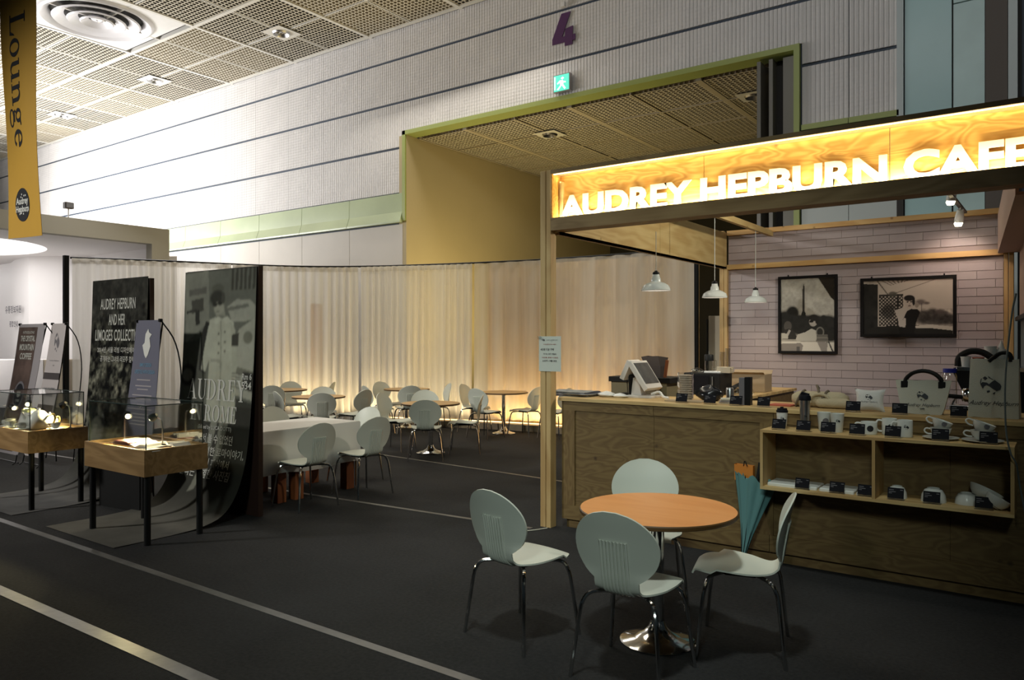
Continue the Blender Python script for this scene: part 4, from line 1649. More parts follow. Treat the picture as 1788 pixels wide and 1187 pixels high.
# ================================================================ BANNER STANDS
def banner_stand(label, bx, by, x0t, x1t, x0b, x1b, ztop, ypush, m, decorate):
    """sheet leaning back: bottom edge at y=by, top edge at y=by+ypush"""
    t = thing('banner_stand', label, 'banner stand', (0, 0, 0))

    def fn(u, v, off=0.0):
        xa, xb = x0b + (x0t - x0b) * v, x1b + (x1t - x1b) * v
        sag = .035 * math.sin(PI * v)
        return (xa + (xb - xa) * u, by + ypush * v + sag - off, .12 + (ztop - .12) * v)
    b = B()
    b.grid([[fn(u / 6, v / 14) for u in range(7)] for v in range(15)])
    b.grid([[fn(u / 6, v / 14, -.004) for u in range(7)] for v in range(15)])
    b.obj('printed_sheet', m, t, True)
    decorate(t, fn)
    xm = (x0b + x1b) / 2
    b = B()
    b.tube([(xm - .02, by + .30, .02), fn(.5, .35, -.12), fn(.96, .98, -.03), fn(1.0, 1.0, -.01)], .008, 6)
    b.tube([(xm - .02, by + .30, .02), fn(.5, .35, -.12), fn(.04, .98, -.03), fn(0, 1.0, -.01)], .008, 6)
    b.obj('support_rods', M['black'], t, True)
    P = [fn(1.0, 1.0, 0), (fn(1, .93)[0] + .10, by + ypush + .10, ztop - .22), (fn(1, .8)[0] + .20, by + ypush + .12, ztop - .55), (fn(1, .6)[0] + .22, by + ypush + .1, ztop - 1.0), (xm + .2, by + .42, .02)]
    B().tube([tuple(q) for q in catmull(P, 16)], .007, 6).obj('bowed_rod', M['black'], t, True)
    for u in (0.02, .98):
        B().bbox(fn(u, 1)[0] - .015, by + ypush - .015, ztop - .02, fn(u, 1)[0] + .015, by + ypush + .02, ztop + .012).obj('corner_clip', M['black'], t)
        p = fn(u, 0)
        B().tube([(p[0], by, .13), (p[0], by - .02, .03), (p[0], by - .06, .0)], .008, 6).obj('foot', M['black'], t)
    B().tube([(x0b, by + .005, .02), (x1b, by + .005, .02)], .010, 6).obj('foot_bar', M['black'], t)
    return t


def txt(b, fn, body, a0, a1, v0, h, bold=.01, off=.003):
    vs, fs = glyphs(body, 1.0, bold=bold)
    vs = fit(vs, a0, a1, v0, v0 + h)
    put_text(b, vs, fs, lambda x, y, z=0: fn(x, y, off))


def field(b, fn, u0, u1, v0, v1, off):
    b.grid([[fn(u0 + (u1 - u0) * i / 4, v0 + (v1 - v0) * j / 12, off) for i in range(5)] for j in range(13)])


def deco_blue(t, fn):
    b = B()
    P = [(.44, .80), (.34, .855), (.42, .87), (.43, .92), (.53, .95), (.57, .93), (.68, .918), (.60, .90), (.66, .85), (.58, .80), (.51, .78)]
    c = (.51, .87)
    b.add([fn(*p, .003) for p in P] + [fn(*c, .003)], [(i, (i + 1) % len(P), len(P)) for i in range(len(P))])
    b.obj('bird_emblem', M['ink_white'], t)
    b = B()
    txt(b, fn, 'SIMPLY DESIGN', .30, .74, .73, .022)
    txt(b, fn, 'LIFESTYLE WITH DESIGN', .14, .88, .69, .022)
    b.obj('blue_lettering', M['ink_blue'], t)
    b = B()
    for k, (v, a0, a1) in enumerate(((.65, .25, .75), (.615, .22, .8), (.595, .3, .7), (.56, .15, .85), (.543, .18, .82), (.526, .15, .85), (.509, .2, .8), (.48, .05, .9), (.45, .2, .8), (.43, .2, .8), (.41, .25, .78), (.39, .2, .8))):
        b.add([fn(a0, v, .003), fn(a1, v, .003), fn(a1, v + .007, .003), fn(a0, v + .007, .003)], [(0, 1, 2, 3)])
    b.obj('small_print', M['ink_grey'].copy() if False else M['grey_banner'], t)


def deco_coffee(t, fn):
    b = B()
    field(b, fn, .02, .74, .02, .975, .0015)
    b.obj('brown_field', mat('print_brown', (0.085, 0.055, 0.045), .5, vary=.45, vscale=5), t)
    b = B()
    txt(b, fn, 'INTRODUCING', .20, .64, .925, .02)
    txt(b, fn, 'THE CRYSTAL', .14, .70, .865, .045, .03)
    txt(b, fn, 'MOUNTAIN', .14, .70, .795, .05, .03)
    txt(b, fn, 'COFFEE', .20, .66, .725, .05, .03)
    b.obj('coffee_lettering', M['ink_pale'], t)
    b = B()
    for rr, mm in ((.17, M['ink_grey']), (.14, M['ink']),):
        c = (.42, .45)
        q = B()
        q.add([fn(c[0] + rr * 1.2 * math.cos(a * PI / 16), c[1] + rr * .62 * math.sin(a * PI / 16), .003 + (.17 - rr) * .05) for a in range(32)], [tuple(range(32))])
        q.obj('cup_badge', mm, t)
    q = B()
    P = [(.34, .48), (.50, .48), (.48, .44), (.44, .43), (.40, .43), (.36, .44)]
    q.add([fn(*p, .006) for p in P], [tuple(range(6))])
    txt(q, fn, 'CAFE', .34, .50, .395, .02, .02, .006)
    q.obj('badge_print', M['ink_pale'], t)


def deco_white(t, fn):
    b = B()
    for p in emblem_polys():
        b.add([fn(.52 + q[0] * .17, .86 + q[1] * .075, .003) for q in p], [tuple(range(len(p)))])
    txt(b, fn, 'Audrey Hepburn', .22, .82, .715, .012, 0)
    txt(b, fn, 'CAFE', .47, .57, .68, .01, 0)
    txt(b, fn, '오드리 헵번', .15, .85, .50, .02, .01)
    txt(b, fn, '카페메뉴', .20, .80, .45, .032, .02)
    b.obj('banner_lettering', M['ink_grey'], t)
    b = B()
    b.add([fn(0, .58, .003), fn(1, .58, .003), fn(1, .63, .003), fn(0, .63, .003)], [(0, 1, 2, 3)])
    b.obj('dark_band', mat('print_dark_taupe', (0.055, 0.045, 0.045), .5), t)
    b = B()
    field(b, fn, .04, .96, .16, .39, .002)
    b.obj('photo_band', mat('print_taupe', (0.075, 0.06, 0.06), .5, vary=.5, vscale=6), t)


banner_stand('slate blue banner stand with a white bird emblem in front of the black foliage poster', 0, 3.97, -7.68, -7.225, -8.05, -7.42, 1.86, .08, M['slate_banner'], deco_blue)
banner_stand('white banner stand with a dark portrait emblem, next to the coffee banner', 0, 4.42, -10.93, -10.52, -11.28, -10.76, 1.876, .2, M['white_banner'], deco_white)
banner_stand('brown and grey banner stand lettered Crystal Mountain Coffee at the left', 0, 4.35, -11.76, -10.96, -12.05, -11.30, 1.876, .2, M['grey_banner'], deco_coffee)
t = thing('black_case', 'black case with a white label standing under the oak display case by the blue banner', 'case', (-7.55, 3.86, 0), .10)
B().bbox(-.33, -.06, 0, .33, .06, .50).obj('body', M['black'], t)
B().box(-.22, -.062, .47, .12, -.03, .505).obj('label_strip', M['grey_banner'], t)


# ================================================================ DISPLAY CASES
def vitrine(x0, y0, label):
    t = thing('display_case', label, 'display case', (x0, y0, 0), 0, 'glass display cases on black legs')
    W_, D_ = 1.0, .56
    b = B()
    th = .02
    for a in ((0, 0, W_, th), (0, D_ - th, W_, D_), (0, th, th, D_ - th), (W_ - th, th, W_, D_ - th)):
        b.box(a[0], a[1], .56, a[2], a[3], .775)
    b.obj('oak_tray', M['oak'], t)
    B().box(th, th, .70, W_ - th, D_ - th, .757).obj('tray_floor', M['oak'], t)
    for x, y in ((.045, .05), (W_ - .045, .05), (.045, D_ - .05), (W_ - .045, D_ - .05)):
        B().lathe([(.026, 0), (.026, .58)], 12, (x, y, 0), True, True).obj('leg', M['black'], t, True)
    b = B()
    g0, g1 = .03, .024
    z0, z1 = .758, 1.125
    for a in ((g0, g0, W_ - g0, g0 + .005), (g0, D_ - g0 - .005, W_ - g0, D_ - g0), (g0, g0, g0 + .005, D_ - g0), (W_ - g0 - .005, g0, W_ - g0, D_ - g0)):
        b.box(a[0], a[1], z0, a[2], a[3], z1)
    b.box(g0, g0, z1, W_ - g0, D_ - g0, z1 + .005)
    b.obj('glass_cover', M['glass'], t)
    b = B()
    e = .0035
    for x in (g0, W_ - g0):
        for y in (g0, D_ - g0):
            b.box(x - e, y - e, .775, x + e, y + e, z1 + .006)
        b.box(x - e, g0, z1, x + e, D_ - g0, z1 + .008)
    for y in (g0, D_ - g0):
        b.box(g0, y - e, z1, W_ - g0, y + e, z1 + .008)
    b.obj('glass_edging', M['glass_edge'], t)
    return t


def goose(x, y, z, dx, dy, label, h=.25, pw=85.0):
    t = thing('case_lamp', label, 'lamp', (x, y, z), 0, 'small lamps in the glass cases')
    B().lathe([(.03, 0), (.03, .012), (.012, .02)], 14, cap0=True).obj('base', M['black'], t)
    B().tube([tuple(p) for p in catmull([(0, 0, .01), (0, 0, h * .6), (dx * .15, dy * .15, h * .92), (dx * .6, dy * .6, h)], 10)], .006, 6).obj('stem', M['steel'], t, True)
    hd = Vector((dx, dy, -.07))
    p0 = Vector((dx * .45, dy * .45, h + .015))
    p1 = p0 + hd.normalized() * .06
    B().tube([p0, p0 + hd.normalized() * .02, p1], [.018, .03, .034], 14, False).obj('lamp_head', M['black'], t, True)
    c = p1 - hd.normalized() * .004
    B().lathe([(.001, -.022), (.014, -.018), (.022, 0), (.014, .018), (.001, .022)], 12, tuple(c)).obj('bulb', M['bulb_warm'], t, True)
    pos = Vector((x, y, z)) + p1 + hd.normalized() * .035
    spot('case_lamp_light', pos, hd + Vector((0, 0, -.10)), 120, pw, (1.0, .82, .42), .8, .02)


V1 = (-6.98, 3.215)
V2 = (-9.12, 3.215)
vitrine(*V1, 'oak-trayed glass display case with open books, in front of the tall woman poster')
vitrine(*V2, 'oak-trayed glass display case with white china, at the left edge')
goose(V1[0] + .22, V1[1] + .24, .758, .10, -.02, 'left lamp among the open books in the nearer glass case')
goose(V1[0] + .74, V1[1] + .30, .758, -.10, -.06, 'right lamp among the open books in the nearer glass case')
goose(V2[0] + .34, V2[1] + .30, .758, .08, -.08, 'lamp by the pale green bottle in the china display case')
goose(V2[0] + .93, V2[1] + .42, .758, -.10, -.05, 'lamp at the right corner of the china display case', .25, 95)
goose(V2[0] + .06, V2[1] + .16, .758, .10, .05, 'lamp at the far left of the china display case', .20, 80)


def book(x, y, z, rz, w_, d_, label):
    t = thing('open_book', label, 'book', (x, y, z), rz, 'open books in the display case')
    B().bbox(-w_, -d_ / 2, 0, w_, d_ / 2, .006, .002).obj('cover', M['burgundy'], t)
    for s_ in (-1, 1):
        G = []
        for k in range(9):
            u = k / 8
            zz = .008 + .028 * math.sin(PI * min(1, u * 1.15)) * (1 - .35 * u)
            G.append([(s_ * u * (w_ - .008), -d_ / 2 + .005, zz), (s_ * u * (w_ - .008), d_ / 2 - .005, zz)])
        b = B()
        b.grid(G)
        b.grid([[(p[0], p[1], .006) for p in G[0]], G[0]])
        b.grid([[(p[0], p[1], .006) for p in G[-1]], G[-1]])
        b.grid([[(g[0][0], g[0][1], .006) for g in G], [g[0] for g in G]])
        b.obj('page_block', M['cloth'], t, 40)


book(V1[0] + .30, V1[1] + .27, .758, .30, .14, .24, 'leftmost open book lit white under the lamps')
book(V1[0] + .64, V1[1] + .22, .758, .22, .17, .26, 'middle open book lit white under the lamps')
book(V1[0] + .80, V1[1] + .40, .758, -.1, .11, .16, 'open book at the back corner of the nearer case')
b = B().bbox(-.10, -.05, 0, .10, .05, .05, .01)
tag(b.obj('jewel_case', M['burgundy'], None, False, (V1[0] + .50, V1[1] + .10, .758), .1), 'dark burgundy jewel box at the front of the nearer glass case', 'box')
b = B().bbox(-.12, -.08, 0, .12, .08, .006, .002)
tag(b.obj('printed_card', M['cloth'], None, False, (V1[0] + .88, V1[1] + .13, .758), .1), 'flat pale printed card at the right of the nearer glass case', 'card')


def teacup(loc, rz, label, group, r=.045, h=.06, m=None, saucer=True, cat='cup'):
    m = m or M['porcelain']
    t = thing('teacup', label, cat, loc, rz, group)
    z0 = .012 if saucer else 0
    if saucer:
        B().lathe([(.03, 0), (r * 1.7, .012), (r * 1.72, .015), (.03, .006), (.001, .006)], 24, cap0=True).obj('saucer', m, t, True)
    B().lathe([(r * .45, z0), (r * .62, z0 + h * .15), (r * .9, z0 + h * .6), (r, z0 + h), (r * .95, z0 + h), (r * .85, z0 + h * .6), (r * .5, z0 + h * .2), (.001, z0 + h * .18)], 24, cap0=True).obj('bowl', m, t, True)
    B().tube([tuple(p) for p in catmull([(-r * .88, 0, z0 + h * .85), (-r * 1.35, 0, z0 + h * .9), (-r * 1.5, 0, z0 + h * .6), (-r * 1.2, 0, z0 + h * .35), (-r * .8, 0, z0 + h * .35)], 12)], .005, 6).obj('handle', m, t, True)
    return t


def pot(loc, rz, label, r=.09):
    t = thing('teapot', label, 'teapot', loc, rz)
    B().lathe([(r * .5, 0), (r * .8, r * .15), (r, r * .6), (r * .95, r * 1.0), (r * .55, r * 1.45), (r * .5, r * 1.5)], 28, cap0=True).obj('body', M['porcelain'], t, True)
    B().lathe([(r * .55, r * 1.47), (r * .4, r * 1.62), (r * .1, r * 1.7), (r * .12, r * 1.85), (.001, r * 1.9)], 20).obj('lid', M['porcelain'], t, True)
    B().tube([(-r * .8, 0, r * .5), (-r * 1.4, 0, r * .9), (-r * 1.65, 0, r * 1.45)], [r * .22, r * .15, r * .1], 10).obj('spout', M['porcelain'], t, True)
    B().tube([tuple(p) for p in catmull([(r * .85, 0, r * 1.2), (r * 1.4, 0, r * 1.35), (r * 1.55, 0, r * .9), (r * 1.3, 0, r * .5), (r * .9, 0, r * .45)], 12)], r * .09, 8).obj('handle', M['gold'], t, True)


CC = 'china in the display case'
pot((V2[0] + .70, V2[1] + .22, .758), .5, 'white teapot with gilt handle in the china display case', .115)
pot((V2[0] + .52, V2[1] + .40, .758), .4, 'smaller white teapot at the back of the china display case', .08)
t = thing('glass_bottle', 'pale green square bottle with glass neck in the china display case', 'bottle', (V2[0] + .47, V2[1] + .22, .758), .2)
B().bbox(-.06, -.05, 0, .06, .05, .20, .015).obj('body', M['olive_cloth'], t)
B().lathe([(.03, .2), (.022, .23), (.022, .31), (.028, .32)], 14).obj('neck', M['clear'], t, True)
for k, (x, y, lb) in enumerate(((.08, .20, 'white cup and saucer at the far left of the china display case'), (.20, .12, 'white cup and saucer at the front left of the china display case'), (.36, .10, 'shaded white cup at the front of the green bottle in the china display case'),
                                (.88, .30, 'white cup beside the teapot handle in the china display case'), (.62, .10, 'white cup and saucer in front of the big teapot'))):
    teacup((V2[0] + x, V2[1] + y, .758), .4 * k, lb, CC)
b = B().bbox(-.10, -.006, 0, .10, .006, .16, .003)
o_ = b.obj('picture_card', M['cloth'], None, False, (V2[0] + .55, V2[1] + .14, .77), .3)
o_.rotation_euler = (-.35, 0, .3)
tag(o_, 'white card leaning against the big teapot in the china display case', 'card')

# ================================================================ CAFE BOOTH
t = thing('cafe_frame', 'pine and plywood cafe booth frame with a long lit sign box', 'booth', (0, 0, 0))
F0, F1 = -3.69, .36
HY = 5.66
for x0, x1 in ((-3.80, -3.745), (-3.738, -3.69)):
    B().bbox(x0, HY, 0, x1, HY + .092, 3.165, .003).obj('front_stud', M['stud'], t)
B().bbox(F1, HY, 0, F1 + .05, HY + .092, 3.165, .003).obj('front_stud', M['stud'], t)
bx = B()
bx.box(F0, HY, 3.13, F1, HY + .17, 3.165)
bx.obj('top_board', M['ply_header'], t)
b = B().box(F0, HY, 2.63, F1, HY + .022, 2.742)
b.obj('lower_fascia', M['ply_header'], t)
B().box(F0, HY + .022, 2.63, F1, HY + .17, 2.652).obj('underside_board', M['ply_header'], t)
B().box(F0, HY + .022, 2.70, F1, HY + .15, 2.712).obj('box_floor', M['ply_back'], t)
B().box(F0, HY + .006, 2.742, F0 + .012, HY + .15, 3.13).obj('box_end', M['ply_back'], t)
for k in range(3):
    x0 = F0 + .014 + k * 1.345
    B().box(x0, HY + .15, 2.652, x0 + 1.341, HY + .168, 3.13).obj('sign_panel', M['ply_back'], t)
vs, fs = glyphs('AUDREY HEPBURN CAFE', .28, bold=.011, extrude=.006)
vs = fit(vs, -3.672, -.165, 0, .208)
b = B()
put_text(b, vs, fs, plane_fn((0, HY + .130, 2.742), (1, 0, 0), (0, 0, 1)))
b.obj('sign_lettering', M['sign_letter'], t)
B().box(F0 + .02, HY + .026, 2.712, F1, HY + .040, 2.720).obj('led_strip', M['led_header'], t)
B().box(F0 + .02, HY + .012, 3.122, F1, HY + .026, 3.129).obj('led_strip', M['led_header'], t)
mx = (F0 + F1) / 2
LEDC = (1.0, .88, .56)
area('sign_led_front', (mx, HY + .030, 2.722), (0, 1, .55), F1 - F0 - .05, .010, 28, LEDC)
area('sign_led_rear', (mx, HY + .085, 2.722), (0, 1, .22), F1 - F0 - .05, .010, 46, LEDC)
area('sign_led_upper', (mx, HY + .04, 3.118), (0, .85, -1), F1 - F0 - .05, .010, 2.2, LEDC)
area('sign_soffit_fill', (mx, HY + .09, 3.06), (0, 0, 1), F1 - F0 - .05, .012, 5, (1.0, .84, .52), 130)  # added to brighten the soffit, no LED strip sits here
# side beams
for k in range(2):
    B().box(-3.66, HY + .10 + k * 2.05, 2.60, -3.642, HY + .10 + k * 2.05 + 2.045, 3.075).obj('side_beam_panel', M['ply_side'], t)
B().box(-3.70, HY + .10, 2.60, -3.642, 9.85, 2.625).obj('beam_edge', M['ply_header'], t)
B().bbox(-3.72, 9.80, 0, -3.665, 9.88, 3.1, .003).obj('rear_stud', M['stud'], t)
B().bbox(-3.66, 9.80, 0, -3.615, 9.88, 2.6, .003).obj('rear_stud', M['stud'], t)
B().bbox(-.545, 9.78, 0, -.505, 9.86, 3.06, .003).obj('rear_stud', M['stud'], t)
B().bbox(-.50, 9.78, 0, -.455, 9.86, 3.06, .003).obj('rear_stud', M['stud'], t)
B().bbox(-3.08, HY + .17, 2.985, -3.03, 9.85, 3.055, .003).obj('ceiling_joist', M['ply_side'], t)
# right side: sloping-in-plan beam and vertical boards
da = Vector((.36, -4.19, 0)).normalized()
na = Vector((-da.y, da.x, 0))


def side_box(s0, s1, off0, off1, z0, z1, nm, m):
    p = Vector((-.60, 9.78, 0))
    q = [p + da * s0 + na * off0, p + da * s1 + na * off0, p + da * s1 + na * off1, p + da * s0 + na * off1]
    B().prism([(v.x, v.y) for v in q], z0, z1, 'xy').obj(nm, m, t)


side_box(0, 3.9, 0, .02, 2.60, 3.02, 'side_beam_panel', M['pink_board'])
side_box(0, 3.9, .02, .20, 2.60, 2.62, 'beam_edge', M['pink_board'])
for k in range(14):
    side_box(.15 + k * .22, .36 + k * .22, .19, .21, 1.90, 2.60, 'side_board', M['pink_board'])
side_box(.15, 3.2, .15, .21, 1.86, 1.90, 'side_shelf', M['black'])
side_box(.15, 3.2, .20, .21, .95, 1.86, 'side_panel', M['grey_blue'])

# ---- clad back wall
wb = struct(B().box(-3.62, 9.86, 0, -.55, 9.92, 3.05).obj('wall_rear_cafe', M['plank_gap']))
wb.name = 'wall_partition'
pmesh = {}


def plank(x0, x1, z0, z1, mname):
    w_ = round(x1 - x0, 3)
    key = (w_, round(z1 - z0, 3), mname)
    if key not in pmesh:
        e = .002
        b = B()
        b.loft([[(0, .03, 0), (w_, .03, 0), (w_, .03, z1 - z0), (0, .03, z1 - z0)], [(0, .012, 0), (w_, .012, 0), (w_, .016, z1 - z0), (0, .016, z1 - z0)],
                [(e, .010, e), (w_ - e, .010, e), (w_ - e, .0145, z1 - z0 - e), (e, .0145, z1 - z0 - e)]], False, True)
        pmesh[key] = b.mesh('plank', M[mname])
    link('plank', pmesh[key], wb, (x0, 9.835, z0))


PL, PH = .352, .0945
for r_ in range(24):
    z0 = .82 + r_ * PH
    if z0 < 2.60 < z0 + PH or z0 < 2.655 - .02 and z0 + PH > 2.60:
        continue
    z1 = z0 + PH - .002
    if z0 > 3.0:
        continue
    x = -3.615 - (.5 * PL if r_ % 2 else 0)
    while x < -.56:
        a, c = max(x, -3.615), min(x + PL - .0018, -.552)
        if c - a > .03:
            plank(round(a, 3), round(c, 3), z0, min(z1, 3.04), 'plank' if rng.random() < .6 else 'plank_b')
        x += PL
B().box(-3.62, 9.80, 2.585, -.55, 9.865, 2.648).obj('wall_rail', M['rail'], wb)
B().box(-3.62, 9.80, 3.035, -.55, 9.92, 3.095).obj('wall_rail', M['rail'], wb)


# ---- framed photographs
def framed(label, x0, x1, z0, z1, ras):
    t = thing('framed_photo', label, 'picture', (x0, 9.80, z0))
    W_, H_ = x1 - x0, z1 - z0
    f = .033
    b = B()
    for a in ((0, 0, W_, f), (0, H_ - f, W_, H_), (0, f, f, H_ - f), (W_ - f, f, W_, H_ - f)):
        b.box(a[0], -.012, a[1], a[2], .022, a[3])
    b.obj('frame', M['black_frame'], t)
    ras.obj('photo', lambda u, v: (f + (W_ - 2 * f) * u, .004, f + (H_ - 2 * f) * v), M['print'], t)
    for x in (.12, W_ - .12):
        B().tube([(x, .01, H_), (x, .01, H_ + .02)], .008, 6).obj('hanger', M['black'], t)


r = Raster(100, 140, (0.30, 0.28, 0.24))
r.asp = 1.42
r.noise(.18, 3, 5)
r.poly([(.70, 1), (1, 1), (1, .68), (.93, .73)], (0.02, 0.016, 0.012))
r.poly([(.405, .50), (.455, .50), (.448, .885), (.435, .925), (.415, .885)], (0.03, 0.026, 0.022))
r.poly([(.38, .48), (.48, .48), (.46, .54), (.40, .54)], (0.02, 0.02, 0.018))
for cx_, cy_, rx, ry in ((.08, .42, .2, .14), (.22, .52, .12, .10), (.38, .40, .25, .10), (.62, .40, .2, .10), (.85, .36, .25, .13), (.80, .44, .06, .05), (.55, .32, .4, .12), (.1, .3, .2, .12), (.92, .25, .2, .12)):
    r.ell(cx_, cy_, rx, ry, (0.022, 0.021, 0.019), soft=.3)
r.noise(.25, 18, 7)
r.ell(.13, .345, .075, .07, (0.075, 0.068, 0.06))
r.poly([(.02, .16), (.06, .29), (.14, .31), (.24, .29), (.30, .20), (.30, .16)], (0.03, 0.028, 0.025))
r.poly([(.10, .22), (.15, .30), (.19, .28), (.14, .21)], (0.30, 0.28, 0.25))
r.poly([(.28, .16), (.32, .23), (.46, .26), (.58, .31), (.66, .28), (.68, .14), (.30, .14)], (0.38, 0.36, 0.31))
r.ell(.61, .40, .075, .062, (0.30, 0.27, 0.235))
r.ell(.62, .455, .085, .045, (0.02, 0.018, 0.016))
r.ell(.68, .42, .035, .05, (0.02, 0.018, 0.016))
r.ell(.575, .405, .04, .016, (0.015, 0.013, 0.012))
r.ell(.735, .26, .075, .07, (0.16, 0.15, 0.13))
r.ell(.735, .26, .055, .055, (0.03, 0.028, 0.025))
r.poly([(.66, .12), (.68, .23), (.87, .23), (.89, .12)], (0.15, 0.14, 0.12))
for k in range(6):
    r.poly([(.67, .13 + k * .017), (.88, .13 + k * .017), (.88, .135 + k * .017), (.67, .135 + k * .017)], (0.06, 0.055, 0.05))
r.poly([(.0, .17), (.14, .17), (.14, .24), (.0, .25)], (0.36, 0.34, 0.29))
r.poly([(0, 0), (1, 0), (1, .12), (0, .135)], (0.50, 0.47, 0.41))
r.poly([(0, 0), (.40, 0), (.42, .08), (.38, .11), (0, .10)], (0.20, 0.18, 0.16))
r.poly([(.30, 0), (.36, 0), (.36, .06), (.30, .06)], (0.09, 0.085, 0.08))
r.poly([(.68, .13), (.76, 0), (.86, 0), (.88, .12)], (0.22, 0.20, 0.18))
r.poly([(.88, .13), (.95, 0), (.98, 0), (.90, .13)], (0.03, 0.03, 0.03))
r.A = np.clip(r.A * 1.25, 0, .9)
framed('portrait black and white photo of a tall obelisk above people at a table', -2.951, -2.244, 1.489, 2.457, r)

r = Raster(170, 110, (0.36, 0.31, 0.26))
r.asp = .62
r.noise(.06, 4, 31)
r.poly([(0, 0), (.17, 0), (.17, .93), (0, .95)], (0.020, 0.019, 0.017))
r.noise(.5, 10, 33, mask=(r.U < .17) * 1.0)
for k in range(7):
    r.poly([(.20 + k * .06, 1), (.225 + k * .06, 1), (.335 + k * .028, .90 + k * .012), (.315 + k * .028, .905 + k * .012)], (0.13, 0.105, 0.09))
r.poly([(.15, 1), (.17, 1), (.29, .74), (.275, .74)], (0.10, 0.085, 0.07))
r.poly([(.34, .75), (.80, .985), (.80, .975), (.35, .74)], (0.14, 0.12, 0.10))
lat = ((np.sin((r.U * 1.62 + r.V) * 95) > .1) | (np.sin((r.U * 1.62 - r.V) * 95) > .25))
mk = (r.U > .18) & (r.U < .46) & (r.V > .15) & (r.V < .72)
r.mixin(mk * np.where(lat, 1.0, .0), (0.022, 0.02, 0.018))
r.poly([(.18, .70), (.46, .70), (.46, .735), (.18, .735)], (0.03, 0.027, 0.023))
r.poly([(.385, .15), (.405, .15), (.405, .74), (.385, .74)], (0.02, 0.018, 0.016))
r.ell(.29, .42, .08, .14, (0.02, 0.018, 0.016), .8, .5)
r.ell(.34, .74, .05, .05, (0.06, 0.055, 0.045), .9, .5)
for cx_, cy_, rx, ry in ((.68, .32, .08, .12), (.78, .34, .07, .12), (.88, .30, .09, .12), (.97, .26, .07, .10), (.80, .24, .2, .08)):
    r.ell(cx_, cy_, rx, ry, (0.035, 0.03, 0.027), .9, .6)
r.noise(.7, 24, 35, mask=((r.U > .6) & (r.V < .45)) * 1.0)
for q in ((.65, .58, .055, .05), (.72, .56, .03, .025), (.86, .40, .05, .05), (.92, .38, .03, .03)):
    r.ell(*q, (0.07, 0.055, 0.05), .85, .8)
r.poly([(.66, .36), (.67, .36), (.665, .56), (.66, .56)], (0.06, 0.05, 0.045))
r.poly([(0, 0), (1, 0), (1, .10), (.58, .17), (.17, .14), (0, .1)], (0.018, 0.017, 0.015))
r.poly([(.58, .15), (.76, .17), (1.0, .13), (1, .06), (.74, .11), (.60, .11)], (0.42, 0.37, 0.31))
r.poly([(.42, 0), (.40, .16), (.48, .14), (.60, .0)], (0.012, 0.011, 0.010))
r.poly([(.36, .44), (.44, .48), (.54, .49), (.55, .38), (.50, .30), (.48, .12), (.41, .14), (.40, .27)], (0.35, 0.31, 0.27))
r.poly([(.50, .42), (.55, .46), (.62, .45), (.645, .40), (.60, .20), (.58, .02), (.48, .02), (.49, .28), (.47, .30), (.45, .25)], (0.012, 0.011, 0.010))
r.ell(.53, .575, .055, .11, (0.34, 0.29, 0.245))
r.ell(.525, .66, .06, .055, (0.015, 0.013, 0.012))
r.ell(.575, .60, .016, .08, (0.015, 0.013, 0.012))
for q in ((.508, .59), (.548, .59)):
    r.ell(*q, .012, .013, (0.03, 0.025, 0.022))
r.ell(.528, .515, .018, .010, (0.07, 0.05, 0.045))
r.ell(.53, .55, .006, .018, (0.24, 0.20, 0.17))
r.ell(.61, .53, .022, .05, (0.20, 0.17, 0.14))
r.A = np.clip(r.A * 1.25, 0, .9)
framed('wide black and white photo of a dark-haired woman before a garden trellis', -1.985, -.991, 1.696, 2.39, r)

# ---- pendant lamps
for x, y, zt, lb in ((-3.055, 6.46, 2.66, 'white enamel pendant lamp nearest the sign box, largest of the three'), (-3.055, 7.91, 2.985, 'white enamel pendant lamp in the middle of the three'),
                     (-3.055, 9.24, 2.985, 'white enamel pendant lamp nearest the mauve plank wall')):
    z = 2.115
    t = thing('pendant_lamp', lb, 'lamp', (x, y, z), 0, 'pendant lamps over the counter')
    B().lathe([(.132, 0), (.134, .006), (.118, .045), (.085, .068), (.045, .082), (.042, .115), (.034, .125), (.030, .15)], 32).obj('shade', M['shade'], t, 35)
    B().lathe([(.129, .002), (.112, .042), (.08, .062), (.04, .074)], 32).obj('shade_lining', M['white'], t, True)
    B().lathe([(.030, .148), (.032, .152), (.030, .17), (.014, .178), (.012, .185)], 16, cap1=True).obj('lamp_holder', M['black'], t, True)
    B().tube([(0, 0, .18), (0, 0, zt - z)], .004, 6).obj('cord', M['shade'], t)
    B().lathe([(.001, .008), (.05, .014), (.062, .034), (.05, .055), (.001, .06)], 20).obj('bulb', M['bulb'], t, True)
    spot('pendant_light', (x, y, z + .005), (0, 0, -1), 140, 14, (1.0, .88, .68), .5, .05)

# ---- track spotlights
t = thing('track_spotlight', 'track with two lit spotlights at the top of the mauve wall', 'spotlight', (-.90, 9.2, 3.05))
B().bbox(-.02, -2.1, .0, .02, .5, .025, .003).obj('track', M['brown_strip'], t)
for k, (dy, dz) in enumerate(((.05, -.10), (-.62, .03))):
    b = B()
    b.tube([(0, dy, .0), (0, dy, dz + .07)], .008, 6)
    b.tube([(0, dy, dz + .08), (-.01, dy + .03, dz + .02), (-.02, dy + .05, dz - .04)], [.03, .042, .045], 14)
    b.obj('lamp_head', M['shade'], t, True)
    B().lathe([(.001, -.035), (.03, -.03), (.042, 0), (.03, .02), (.001, .03)], 14, (-.024, dy + .06, dz - .055)).obj('bulb', M['bulb_warm'], t, True)
    spot('track_light', (-.93, 9.2 + dy + .09, 3.05 + dz - .06), (-.12, .75, -.8), 95, 38, (1.0, .80, .66), .8, .03)

